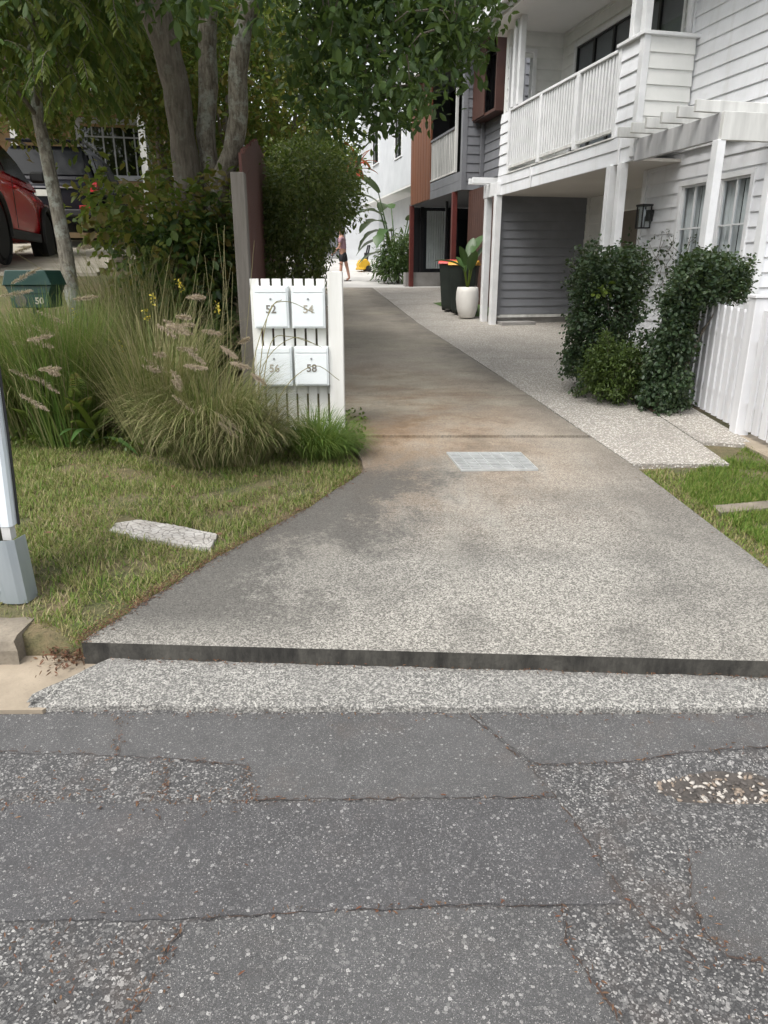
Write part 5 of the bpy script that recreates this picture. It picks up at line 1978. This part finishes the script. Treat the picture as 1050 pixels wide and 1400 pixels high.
# ---- shrubs
def shrub(name, label, cat, poly, yr, mat, n, per, size, seed, base, spread=.05, wl=.26, stems=8, droop=.25, bark='bark_brown', group=None, zmin=None, extra=None, shoots=0):
    sh = []
    """fill the outline (photo pixels) between two distances with leaf clusters"""
    base = np.array(base, float)
    g = np.random.default_rng(seed)
    us = [p[0] for p in poly]; vs_ = [p[1] for p in poly]
    U = g.uniform(min(us), max(us), n * 6); V_ = g.uniform(min(vs_), max(vs_), n * 6)
    okp = in_poly(U, V_, poly)
    U = U[okp][:n]; V_ = V_[okp][:n]
    cu = (min(us) + max(us)) / 2
    f = 1 - ((U - cu) / (max(us) - cu + 1)) ** 2
    ym, yh = (yr[0] + yr[1]) / 2, (yr[1] - yr[0]) / 2
    Y = ym + yh * g.uniform(-1, 1, len(U)) * np.sqrt(np.clip(f, .15, 1))
    C = np.array([aty(a, b, c) for a, b, c in zip(U, V_, Y)])
    sc_ = 2.2 / max(.25, (yr[1] - yr[0]))
    cl = np.sin(C[:, 0] * 9 * sc_ + seed) * np.sin(C[:, 1] * 8 * sc_ + 2 * seed) * np.sin(C[:, 2] * 10 * sc_ + seed)
    C = C[(cl > -.2) | (g.random(len(C)) < .3)]
    zg = G(C[:, 0], C[:, 1]) + (.03 if zmin is None else zmin)
    C[:, 2] = np.maximum(C[:, 2], zg)
    t_ = thing(name, label, cat, tuple(base), 0, group)
    mid = C.mean(0)
    for i in range(stems):
        tg = C[g.integers(len(C))]
        pth = branch_path(np.array([g.uniform(-.06, .06), g.uniform(-.06, .06), 0]), tg - base, seed + i, 4, .1)
        MB().tube(pth, np.linspace(.014, .004, len(pth)), 5).build('stem', bark, t_, sm=True)
    for i in range(shoots):
        p0 = C[g.integers(len(C))].copy()
        dr = unit(p0 - mid) + np.array([g.normal(0, .3), -abs(g.normal(0, .2)), abs(g.normal(0.3, .5))])
        ln_ = size * g.uniform(2.5, 6)
        q0, q1 = p0 - base, p0 - base + unit(dr) * ln_
        MB().tube([q0, (q0 + q1) / 2 + np.array([0, 0, ln_ * .08]), q1], [.004, .003, .0015], 4, False).build('shoot', bark, t_)
        for f_ in (.35, .6, .8, 1.0):
            C = np.vstack([C, (q0 + (q1 - q0) * f_ + base)[None]])
            if f_ > .5:
                sh.append(len(C) - 1)
    foliage('foliage', t_, mat, C - base, per, (spread,) * 3, size, seed + 9, wl=wl, droop=droop, out_from=mid - base)
    return t_


# big dark shrub leaning over the drive behind the letterboxes
sb_ = (fence_x(11) + .55, 11.0, float(prof(11.0)))
shrub('shrub', 'big rounded dark glossy shrub spilling over the driveway edge behind the letterboxes', 'shrub',
      [(352, 385), (345, 300), (360, 240), (385, 205), (420, 190), (455, 200), (485, 222), (494, 260), (486, 290), (462, 308), (446, 322), (442, 345), (444, 385), (420, 392)],
      (9.6, 12.6), 'leaf_olive', 850, 26, .062, 41, sb_, .085, .24, 12)
# broad leaved understorey between the trunks and grasses
shrub('shrub', 'tangled yellow green shrub with broad leaves under the three trunks', 'shrub',
      [(108, 255), (135, 232), (175, 260), (215, 235), (250, 245), (300, 235), (318, 300), (312, 380), (250, 420), (170, 400), (125, 330)],
      (6.9, 8.2), 'leaf_yellowish', 230, 10, .095, 43, gb(230, 7.4), .09, .28, 16, .4)
shrub('shrub', 'dark green bushy growth at the foot of the weathered post', 'shrub',
      [(180, 330), (230, 300), (310, 290), (320, 470), (250, 480), (190, 440)], (7.0, 7.9), 'leaf_dark', 380, 14, .085, 44, gb(265, 7.5), .08, .26, 10, .4)
# creepers on the white house side
shrub('hedge_shrub', 'tall dark leaved climber massed on the entry post of the white house', 'shrub',
      [(772, 498), (782, 440), (788, 385), (800, 355), (838, 342), (872, 345), (886, 362), (872, 420), (858, 470), (852, 540), (820, 535), (792, 515)],
      (7.0, 7.9), 'leaf_hedge', 1000, 20, .037, 51, (*aty(835, 520, 7.4)[:2], float(prof(7.4))), .042, .34, 14, shoots=22)
shrub('hedge_shrub', 'dark leaved climber arching over the picket fence below the window', 'shrub',
      [(872, 545), (890, 480), (908, 430), (920, 385), (936, 354), (965, 346), (1000, 353), (1020, 362), (1022, 395), (1010, 410), (965, 414), (948, 440), (943, 500), (938, 550), (905, 566)],
      (6.25, 6.95), 'leaf_hedge', 950, 20, .036, 53, (*aty(905, 560, 6.5)[:2], float(prof(6.5))), .036, .34, 14, shoots=22)
shrub('shrub', 'low fresh green fine leaved bush between the two dark climbers', 'shrub',
      [(802, 520), (806, 480), (830, 470), (872, 474), (888, 492), (884, 530), (850, 548), (820, 540)], (6.6, 7.1), 'leaf_bush', 380, 22, .034, 55, (*aty(845, 545, 6.9)[:2], float(prof(6.9))), .035, .2, 8, shoots=14)
# bare tendrils of the creeper on the lantern wall
tn = thing('creeper_stems', 'thin leafy creeper tendrils on the white boards under the lantern', 'creeper', tuple(aty(905, 400, 8.2)))
g = np.random.default_rng(77)
TL = np.array(tn.location)
CC = []
for i in range(14):
    u0, v0 = g.uniform(865, 935), 400
    line = []
    for j in range(7):
        a_, b_, z_ = onb(u0, v0, 5.64 - .02 * g.random())
        line.append(WD * b_ + HD * a_ + np.array([0, 0, z_]) - TL)
        u0 += g.uniform(-13, 13); v0 -= g.uniform(6, 18)
        CC.append(line[-1])
    MB().tube(line, .0035, 4, False).build('stem', 'bark_brown', tn)
foliage('leaves', tn, 'leaf_hedge', np.array(CC), 3, (.03, .01, .03), .045, 78, wl=.36)
# pale young leaves on the hedge
yl = aty(822, 398, 7.0)
foliage_o = thing('young_shoot', 'pale lime new shoot sticking out of the dark climber', 'plant', tuple(yl))
foliage('leaves', foliage_o, 'leaf_fresh', np.zeros((4, 3)), 7, (.035, .03, .04), .06, 79, wl=.3, out_from=(0, .2, 0))

# ---- banana like plant and bush by the white house
def big_leaf(mb, base, az, el, L, W, bend, split=0, seed=0):
    r = random.Random(seed)
    d = np.array([math.cos(az) * math.cos(el), math.sin(az) * math.cos(el), math.sin(el)])
    p = np.array(base, float); n = 10
    vs = []; fs = []
    for i in range(n + 1):
        f = i / n
        w = W * (math.sin(math.pi * min(1, f * .92 + .08)) ** .7) * (1 - .0 * f)
        if split and r.random() < .3:
            w *= r.uniform(.55, .8)
        side = np.cross(d, [0, 0, 1.0]); side /= (np.linalg.norm(side) + 1e-6)
        up = np.cross(side, d)
        vs += [p + side * w + up * w * .25, p, p - side * w + up * w * .25]
        if i:
            a = 3 * (i - 1)
            fs += [(a, a + 1, a + 4, a + 3), (a + 1, a + 2, a + 5, a + 4)]
        p = p + d * L / n
        d = d + np.array([0, 0, -bend / n]); d /= np.linalg.norm(d)
    mb.add(vs, fs)


bb = aty(543, 372, 25.2)
bb[2] = float(prof(25.2))
ban = thing('banana_plant', 'tall banana like plant with torn paddle leaves before the white house', 'plant', tuple(bb))
r = random.Random(6)
specs = [(3.0, 1.0, 3.0, .9), (2.5, .8, 2.2, 1.2), (3.5, .9, 2.5, 1.3), (.5, 1.0, 3.1, 1.0), (3.1, .5, 1.5, 1.2), (5.4, .7, 2.3, 1.3), (1.9, .9, 2.8, 1.0), (4.2, .5, 1.9, 1.5), (3.3, .3, 1.1, .9), (.1, .7, 2.0, 1.3), (2.9, .4, 1.9, 1.6), (3.7, 1.2, 3.3, .6)]
for k, (az, el, hgt, bend) in enumerate(specs):
    tip = np.array([math.cos(az) * hgt * .22, math.sin(az) * hgt * .15 - .1, hgt * .82])
    pth = [np.zeros(3), tip * .5 + np.array([0, 0, .15]), tip]
    MB().tube(pth, [.05, .03, .018], 6).build('stalk', 'leaf_banana', ban, sm=True)
    mb = MB()
    big_leaf(mb, tip, az, el * .6, 1.25, .27, bend * 1.4, 1, k)
    mb.build('leaf', 'leaf_banana', ban, sm=True)
shrub('shrub', 'dark strappy bush at the foot of the banana like plant', 'shrub', [(518, 370), (520, 348), (532, 332), (550, 327), (566, 334), (570, 365), (556, 379), (537, 379)],
      (23.6, 24.8), 'leaf_dark', 190, 22, .17, 61, (aty(545, 378, 24.2)[0], 24.2, float(prof(24.2))), .14, .10, 6, .5)
# plant in the white pot
pz0 = np.array(pot.location) + np.array([0, 0, .58])
ppl = thing('potted_plant', 'bird of paradise plant with broad leaves growing in the white pot', 'plant', tuple(pz0 - np.array([0, 0, .07])))
for k, (az, hgt, Lf, W_, el, bend) in enumerate([(2.9, .55, .62, .13, .5, .7), (1.2, .75, .45, .11, 1.2, .4), (.3, .65, .50, .12, 1.0, .5), (5.0, .5, .42, .11, 1.1, .6), (3.9, .6, .40, .10, 1.2, .5), (2.2, .45, .4, .10, 1.0, .6), (.8, .9, .5, .12, .9, .5)]):
    tip = np.array([math.cos(az) * .10, math.sin(az) * .10, hgt * .8])
    MB().tube([np.zeros(3), tip * .6, tip], [.016, .011, .008], 6).build('stalk', 'leaf_fresh', ppl)
    mb = MB(); big_leaf(mb, tip, az, el, Lf, W_, bend, 0, k); mb.build('leaf', 'leaf_banana', ppl, sm=True)
# red cordyline tuft
cd = aty(489, 222, 12.6)
cor = thing('cordyline_plant', 'tall cordyline with orange red leaves rising behind the dark shrub', 'plant', (cd[0] - .95, 12.6, float(prof(12.6))))
hh = cd[2] - float(prof(12.6))
MB().tube([(0, 0, 0), (.45, 0, hh * .6), (.95, 0, hh)], [.04, .03, .025], 7).build('stem', 'bark_brown', cor)
for k in range(14):
    mb = MB(); big_leaf(mb, (.95, 0, hh + random.uniform(-.12, .05)), k * 2.4, random.uniform(-.2, 1.2), random.uniform(.3, .42), .035, 1.0, 0, k); mb.build('leaf', 'leaf_red', cor)


# ---- ornamental grasses
def ribbons(name, P, D, L, W, bend, seg, seed, parent, mat, sway=.15, ground=None):
    """arching blades as ribbons: P base, D start dir, L length, W half width, bend downward pull"""
    g = np.random.default_rng(seed)
    n = len(P)
    p = P.copy(); d = unit(D)
    side = unit(np.cross(d, np.array([0, 0, 1.0])) + 1e-4)
    rows = []
    for i in range(seg + 1):
        w = (W * (1 - (i / seg) ** 1.6 * .92))[:, None]
        rows.append(np.stack([p + side * w, p - side * w], 1))
        p = p + d * (L / seg)[:, None]
        if ground is not None:
            p[:, 2] = np.maximum(p[:, 2], ground)
        d = d + np.array([0, 0, -1.0]) * (bend / seg)[:, None] * (i + .5) / seg * 2 + g.normal(0, sway / seg, (n, 3))
        d = unit(d)
    V = np.stack(rows, 1).reshape(n, -1, 3)
    m = 2 * (seg + 1)
    k = np.arange(n)[:, None] * m
    F = np.concatenate([k + np.array([[2 * i, 2 * i + 1, 2 * i + 3, 2 * i + 2]]) for i in range(seg)], 0)
    return link(name, fastmesh(name, V.reshape(-1, 3), F), mat, parent)


def smooth_path(P, k=5):
    P = [P[0] * 2 - P[1]] + list(P) + [P[-1] * 2 - P[-2]]
    out = []
    for i in range(1, len(P) - 2):
        for j in range(k):
            t_ = j / k
            p0, p1, p2, p3 = P[i - 1], P[i], P[i + 1], P[i + 2]
            out.append(.5 * (2 * p1 + (p2 - p0) * t_ + (2 * p0 - 5 * p1 + 4 * p2 - p3) * t_ ** 2 + (3 * p1 - p0 - 3 * p2 + p3) * t_ ** 3))
    out.append(P[-2])
    return out


def grass_clump(label, base, n, rad, Lr, bend, mat, seed, plumes=(), lean=(0, 0), up=1.5, mat2=None, arcs=()):
    base = np.array(base, float)
    t_ = thing('fountain_grass', label, 'grass clump', tuple(base), 0, 'fountain grass clumps on the verge')
    g = np.random.default_rng(seed)
    for part, mm, nn in ((0, mat, n), (1, mat2, n // 2)):
        if mm is None:
            continue
        th = g.uniform(0, 6.283, nn); rr_ = rad * np.sqrt(g.random(nn))
        P = np.stack([rr_ * np.cos(th), rr_ * np.sin(th), np.full(nn, -.03)], 1)
        th2 = th + g.normal(0, .6, nn)
        D = np.stack([np.cos(th2) * (.25 + rr_ / rad * .5) + lean[0], np.sin(th2) * (.25 + rr_ / rad * .5) + lean[1], np.full(nn, up) * g.uniform(.7, 1.2, nn)], 1)
        L = g.uniform(Lr[0], Lr[1], nn)
        ribbons('blades', P, D, L, g.uniform(.0018, .0052, nn) , bend * g.uniform(.6, 1.4, nn), 7, seed + part, t_, mm, .25, -.02)
    for arc in arcs:
        pa = [aty(u, v, base[1] + .1 + .12 * i) - base for i, (u, v) in enumerate(arc)]
        cr_ = smooth_path(pa)
        MB().tube(cr_, np.linspace(.0038, .0024, len(cr_)), 5, False).build('stalk', 'grass_tuft_tan', t_, sm=True)
    for k, (u, v, du, dv, y) in enumerate(plumes):
        a = aty(u, v, y) - base; b = aty(u + du, v + dv, y - .05) - base
        # stalk from the crown of the clump
        s0 = np.array([g.uniform(-.08, .08), g.uniform(-.08, .08), 0])
        mid = (s0 + a) / 2 + np.array([0, 0, .18])
        MB().tube([s0, mid, a, b], [.002, .0018, .0016, .001], 4, False).build('stalk', 'grass_tuft_tan', t_)
        nh = 320
        f = g.random(nh)
        P = a[None] + (b - a)[None] * f[:, None]
        dd = unit(b - a)
        D = unit(g.normal(0, 1, (nh, 3))) * .8 + dd * .9
        L = .030 * (np.sin(math.pi * np.clip(f * .9 + .08, 0, 1)) ** .6) * g.uniform(.7, 1.3, nh)
        link('plume', leaf_mesh('plume', P, D, g.normal(0, 1, (nh, 3)), L, np.full(nh, .0016)), 'plume', t_)
    return t_


RP = random.Random(12)


def rand_plumes(n, u0, u1, v0, v1, y0, y1):
    return [(RP.uniform(u0, u1), RP.uniform(v0, v1), RP.uniform(18, 38), RP.uniform(-6, 24), RP.uniform(y0, y1)) for _ in range(n)]


def gpos(u, v):
    p = gp(u, v)
    return (p[0], p[1], p[2])


grass_clump('broad green fountain grass clump with pink plumes beside the power pole', gpos(35, 585), 3000, .34, (.5, 1.35), 1.9, 'grass_tuft', 101,
            [(25, 512, 38, 30, 5.3), (28, 498, 30, 30, 5.5), (12, 505, 40, 15, 5.2), (45, 512, 36, 26, 5.2), (25, 538, 42, 24, 5.1), (22, 440, 35, 22, 5.6), (50, 425, 40, 18, 5.6), (15, 388, 40, -22, 5.8), (0, 405, 45, -8, 5.7)] + rand_plumes(9, 0, 110, 400, 560, 5.0, 5.6), (.05, 0), 1.6, 'grass_tuft_green')
grass_clump('tall tan fountain grass clump with long seed stalks under the trunks', gpos(225, 606), 1400, .24, (.40, 1.25), 1.5, 'grass_tuft', 103,
            [(233, 505, 16, 22, 4.9), (235, 518, 14, 16, 4.9), (235, 540, 32, 26, 4.8), (232, 445, 32, 12, 5.3), (240, 476, 30, 2, 5.2), (222, 437, 28, 12, 5.4)] + rand_plumes(7, 190, 290, 400, 520, 4.9, 5.4), (0, 0), 2.0, 'grass_tuft_tan')
grass_clump('drooping straw coloured fountain grass clump before the weathered post', gpos(290, 624), 2100, .24, (.35, .95), 2.5, 'grass_tuft', 105,
            [(275, 452, 28, 5, 5.2), (240, 432, 22, 3, 5.2), (292, 562, 40, 30, 4.7), (325, 470, 16, -8, 5.3)] + rand_plumes(6, 250, 350, 470, 580, 4.6, 5.0), (-.03, -.02), 1.6, 'grass_tuft_tan')
grass_clump('arching olive fountain grass clump with dark stalks across the letterboxes', gpos(338, 628), 1300, .14, (.30, .72), 2.4, 'grass_tuft', 107,
            (), (-.06, 0), 1.4, 'grass_tuft_tan', [[(350, 560), (365, 435), (390, 412), (430, 428)], [(352, 575), (360, 500), (400, 462), (440, 475)], [(365, 590), (390, 530), (430, 500), (464, 520)], [(355, 560), (370, 470), (395, 460), (430, 470)], [(340, 570), (350, 480), (372, 420), (385, 410)]])
grass_clump('fresh green grass clump spilling onto the driveway at the post foot', gpos(438, 618), 2000, .16, (.16, .46), 1.7, 'grass_tuft_green', 109, (), (.25, -.10), 1.0)
grass_clump('thin wispy grass clump in front of the stone bollard', gb(175, 6.9), 900, .35, (.5, 1.3), 1.0, 'grass_tuft', 113,
            [(20, 345, 22, -8, 6.3), (105, 340, 20, -3, 6.6)], (0, 0), 2.2, 'grass_tuft_tan')
grass_clump('leafy green grass clump round the green letterbox', gb(52, 5.55), 1300, .22, (.85, 1.3), .9, 'grass_tuft_green', 115, (), (0, 0), 3.0, 'grass_tuft')

# tall thin seed stalks standing out of the grasses
g = np.random.default_rng(64)
sk_ = thing('seed_stalk', 'tuft of tall thin dry seed stalks standing above the fountain grass', 'grass stalk', gpos(225, 600))
SK0 = np.array(sk_.location)
for k in range(34):
    u0 = g.uniform(130, 330); y0 = g.uniform(5.3, 6.3)
    b_ = aty(u0, 560, y0); b_[2] = float(G(b_[0], b_[1]))
    t1 = aty(u0 + g.uniform(-45, 45), g.uniform(300, 450), y0 + g.uniform(-.1, .1))
    mdp = (b_ + t1) / 2 + np.array([g.uniform(-.04, .04), 0, .03])
    pa = smooth_path([b_ - SK0, mdp - SK0, t1 - SK0])
    MB().tube(pa, np.linspace(.0028, .0012, len(pa)), 4, False).build('stalk', 'grass_tuft_tan', sk_)

# sword fern and strap leaves
fn = thing('sword_fern', 'bright green sword fern growing between the fountain grasses', 'fern', gpos(108, 602))
FB = np.array(fn.location)
g = np.random.default_rng(5)
for k in range(44):
    az = g.uniform(0, 6.28); L = g.uniform(.45, 1.0)
    d = np.array([math.cos(az) * .45, math.sin(az) * .45, 1.0]); d /= np.linalg.norm(d)
    p = np.array([g.uniform(-.26, .30), g.uniform(-.05, .5), 0])
    PP = []; DD = []; LL = []; line = []
    n_ = 26
    for j in range(n_):
        p = p + d * L / n_; d = d + np.array([0, 0, -.028]) + np.array([math.cos(az), math.sin(az), 0]) * .018; d /= np.linalg.norm(d)
        line.append(p.copy())
        side = np.cross(d, [0, 0, 1.0]); side /= (np.linalg.norm(side) + 1e-6)
        for s_ in (1, -1):
            PP.append(p.copy()); DD.append(side * s_ + d * .25); LL.append(.068 * math.sin(math.pi * (.12 + .88 * j / n_)) + .008)
    LL = np.array(LL)
    link('frond', leaf_mesh('frond', np.array(PP), np.array(DD), np.tile([0, -.3, 1.0], (len(PP), 1)), LL, LL * .16), 'leaf_fresh' if k % 3 else 'leaf_yellowish', fn)
ln = thing('strap_plant', 'clump of glossy strap leaves at the lawn edge', 'plant', gpos(128, 606))
for k in range(11):
    mb = MB(); big_leaf(mb, (random.uniform(-.08, .08), random.uniform(-.05, .1), 0), random.uniform(0, 6.28), random.uniform(.5, 1.2), random.uniform(.4, .75), .028, 1.3, 0, k); mb.build('leaf', 'leaf_banana' if k % 2 else 'leaf_fresh', ln, sm=True)
fl = thing('yellow_flower', 'small yellow flower spikes standing among the ferns', 'flower', gpos(150, 580))
FL0 = np.array(fl.location)
for (u, v, y) in ((100, 425, 6.0), (155, 465, 5.8), (165, 470, 5.8), (135, 490, 5.7), (200, 425, 5.9), (208, 405, 5.9), (245, 385, 6.0), (297, 415, 6.0), (112, 470, 5.9)):
    q = aty(u, v, y) - FL0
    MB().tube([(q[0] * .9, q[1], float(G(*(q + FL0)[:2])) - FL0[2]), q], .002, 4, False).build('stalk', 'leaf_fresh', fl)
    foliage('petals', fl, 'yellow_petal', q[None] + np.array([[0, 0, 0], [0, 0, -.03], [.01, 0, -.06]]), 7, (.012, .012, .012), .02, int(u), wl=.4)

# ground cover along the back of the lawn
PP = []
for k in range(2300):
    u = g.uniform(0, 500); v = g.uniform(560, 612) + (10 if u > 150 else 0)
    PP.append(gp(u, v) + np.array([0, 0, g.uniform(.01, .09)]))
gc_ = link('ground_cover', leaf_mesh('ground_cover', np.array(PP), g.normal(0, 1, (len(PP), 3)) + [0, 0, .3], g.normal(0, .5, (len(PP), 3)) + [0, 0, 1], np.full(len(PP), .035), np.full(len(PP), .011)), 'leaf_fresh')
gc_['kind'] = 'stuff'; gc_['label'] = 'low leafy ground cover along the back of the lawn'


# ---- lawns
def lawn(name, label, poly, n, mat, hgt, seed, skip=None):
    g = np.random.default_rng(seed)
    px = np.array(poly)
    X = g.uniform(px[:, 0].min(), px[:, 0].max(), n * 4); Y = g.uniform(px[:, 1].min(), px[:, 1].max(), n * 4)
    ok = in_poly(X, Y, poly)
    nz = np.sin(X * 7.3 + 2 * np.sin(Y * 5.1)) * np.sin(Y * 8.7 + 1.7 * np.sin(X * 4.3))
    ok &= (nz > -.55) | (g.random(len(X)) < .35)
    if skip is not None:
        ok &= ~skip(X, Y)
    X = X[ok][:n]; Y = Y[ok][:n]; nz = nz[ok][:n]
    m = len(X)
    Z = G(X, Y) - .03
    P = np.stack([X, Y, Z], 1)
    D = np.stack([g.normal(0, .75, m), g.normal(0, .75, m), np.ones(m)], 1)
    L = hgt * g.uniform(.5, 1.3, m) * (1 + .25 * nz)
    o = ribbons(name, P, D, L, g.uniform(.0013, .0034, m), g.uniform(.2, 1.8, m), 2, seed, None, mat, .3)
    o['kind'] = 'stuff'; o['label'] = label
    return o


def in_slab(x, y):
    return in_poly(x, y, [(p[0], p[1]) for p in sq])


lx = [(-4.4, 2.90), (-1.62, 2.86), (-1.36, 2.72)] + [(float(a) - .03, float(b)) for a, b in zip(LEx[:6], LEy[:6])] + [(-.33, 5.7), (-.9, 5.75), (-4.4, 5.75)]
bare = lambda x, y: ((((x + 1.75) / .28) ** 2 + ((y - 3.0) / .20) ** 2) < 1) & (rng.random(len(x)) < .7)
lawn('lawn_grass', 'short uneven lawn grass on the left verge', lx, 80000, 'lawn_blade', .05, 201, lambda x, y: in_slab(x, y) | bare(x, y))
lawn('lawn_grass', 'dry fallen grass in the left verge', lx, 16000, 'grass_tuft_tan', .05, 202, in_slab)
rxp = [(float(np.interp(3.0, REy, REx)) + .22, 2.85), (2.10, 3.2), (1.93, 4.4), (2.1, 4.75), (2.40, 4.95), (2.80, 5.35), (2.86, 4.2), (2.86, 2.9)]
fq = [tuple(gp(u, v)[:2]) for u, v in ((975, 690), (1065, 682), (1065, 692), (985, 700))]
lawn('lawn_grass', 'bright green lawn grass on the right verge', rxp, 26000, 'lawn_blade_bright', .05, 203, lambda x, y: in_poly(x, y, fq))
rx2 = [(1.98, 2.95), (1.90, 3.3), (1.78, 4.78), (2.0, 4.85), (2.3, 4.8), (2.86, 3.9), (2.86, 2.9)]
lawn('lawn_grass', 'thin dry lawn grass along the right edge of the driveway', rx2, 14000, 'lawn_blade', .035, 204, lambda x, y: in_poly(x, y, fq))

# ---- leaf litter: needles and scraps along the drive edge, kerb, cracks
g = np.random.default_rng(99)
LP = []
def along(pts, n, sd, ground=True, z=.008):
    pts = [np.array(p, float) for p in pts]
    for _ in range(n):
        i = g.integers(len(pts) - 1)
        p = pts[i] + (pts[i + 1] - pts[i]) * g.random() + g.normal(0, sd, 2)
        LP.append((p[0], p[1], (float(G(p[0], p[1])) + .008) if ground else z))
along(list(zip(LEx[:6] - .02, LEy[:6])), 2200, .024)
along([(2.42, 6.4), (2.40, 7.6), (2.44, 9.0)], 400, .04)
along([(1.78, 4.7), (1.93, 3.6), (2.0, 3.0)], 150, .06)
along([(1.78, 4.75), (2.2, 4.8)], 120, .05)
for pts, w_ in CRACKS:
    along(px_poly(pts), 38, .012, False, .010)
along(px_poly([(-50, 1095), (360, 1095)]), 150, .05, False, .009)
along(px_poly([(0, 1290), (250, 1330)]), 110, .09, False, .009)
along(px_poly([(100, 980), (1050, 985)]), 120, .018, False, .010)
along(px_poly([(900, 1240), (1050, 1390)]), 50, .12, False, .009)
along([(-1.2, kerb_y(-1.2) - .015), (2.1, kerb_y(2.1) - .015)], 260, .010, False, .056)
LP = np.array(LP)
n = len(LP)
o = link('leaf_litter', leaf_mesh('leaf_litter', LP + [0, 0, .003], np.concatenate([g.normal(0, 1, (n, 2)), g.normal(0, .12, (n, 1))], 1), g.normal(0, .2, (n, 3)) + [0, 0, 1], g.uniform(.006, .022, n), g.uniform(.0009, .003, n)), 'litter')
o['kind'] = 'stuff'; o['label'] = 'reddish brown needles and leaf scraps'
# heap of dead leaves in the gap beside the kerb end
hp = gp(78, 895)
P = np.stack([g.normal(hp[0], .06, 420), g.normal(2.70, .06, 420), g.uniform(.0, .06, 420)], 1)
o = link('leaf_heap', leaf_mesh('leaf_heap', P, g.normal(0, 1, (420, 3)) * [1, 1, .3], g.normal(0, .4, (420, 3)) + [0, 0, 1], g.uniform(.012, .035, 420), g.uniform(.0015, .006, 420)), 'litter')
o['kind'] = 'stuff'; o['label'] = 'dead leaves caught beside the broken kerb end'
# single fallen leaves one can pick out
for k, (u, v) in enumerate([(345, 655), (322, 642), (425, 648), (62, 733), (100, 640), (240, 668), (310, 690), (370, 672), (410, 700), (295, 735), (350, 700), (150, 655)]):
    p = gp(u, v)
    d = np.array([[math.cos(k * 2.1), math.sin(k * 2.1), .1]])
    o = link('fallen_leaf', leaf_mesh('fallen_leaf', np.zeros((1, 3)), d, np.array([[.1, -.2, 1.0]]), np.array([.04]), np.array([.011])), 'litter', None, (p[0], p[1], p[2] + .02))
    tag(o, 'dry brown fallen leaf lying on the lawn', 'leaf', 'fallen leaves on the lawn')

# ---- loose stones in the pothole
g = np.random.default_rng(14)
icos = bmesh.new(); bmesh.ops.create_icosphere(icos, subdivisions=1, radius=1.0)
base_v = np.array([v_.co[:] for v_ in icos.verts]); base_f = np.array([[v_.index for v_ in f_.verts] for f_ in icos.faces]); icos.free()
pil = bpy.data.objects.new('pothole_stones', None)
def stone_mesh(seed):
    g2 = np.random.default_rng(seed)
    vv = base_v * g2.uniform(.45, 1.1, (len(base_v), 1)) * np.array([1.15, .7, .45])
    return vv
bpy.data.objects.remove(pil)
for k in range(1):
    vs = [(0, 0, -.033)]; fs = []
    rr = random.Random(31)
    for i in range(36):
        a_ = 2 * math.pi * i / 36
        q_ = rr.uniform(.86, 1.06)
        vs.append((.275 * q_ * math.cos(a_), .088 * q_ * math.sin(a_), -.021))
        vs.append((.16 * math.cos(a_), .05 * math.sin(a_), -.031))
    for i in range(36):
        j = (i + 1) % 36
        fs += [(1 + 2 * i, 1 + 2 * j, 2 + 2 * j, 2 + 2 * i), (2 + 2 * i, 2 + 2 * j, 0)]
    MB().add(vs, fs).build('pothole', 'pothole_grit', road, sm=True, loc=(POTC[0], POTC[1], .002))
variants = []
for s_ in range(6):
    for mt in ('stone_chip_a', 'stone_chip_b', 'stone_chip_c'):
        if mt not in MATS:
            paint(mt, {'stone_chip_a': (.40, .37, .33), 'stone_chip_b': (.22, .175, .135), 'stone_chip_c': (.085, .075, .068)}[mt], None, 20, .9)
        me = fastmesh('stone', stone_mesh(s_), base_f); me.materials.append(M(mt)); variants.append(me)
for k in range(290):
    a = g.uniform(0, 6.283); r_ = math.sqrt(g.random()) * 1.05
    x = POTC[0] + .26 * r_ * math.cos(a); y = POTC[1] + .075 * r_ * math.sin(a)
    s_ = g.uniform(.004, .015)
    o = link('stone', variants[g.integers(len(variants))], None, road, (x, y, -.030 + .016 * max(0, r_ - .6) + s_ * .25))
    o.scale = (s_, s_, s_); o.rotation_euler = (g.uniform(-.5, .5), g.uniform(-.5, .5), g.uniform(0, 6.28))
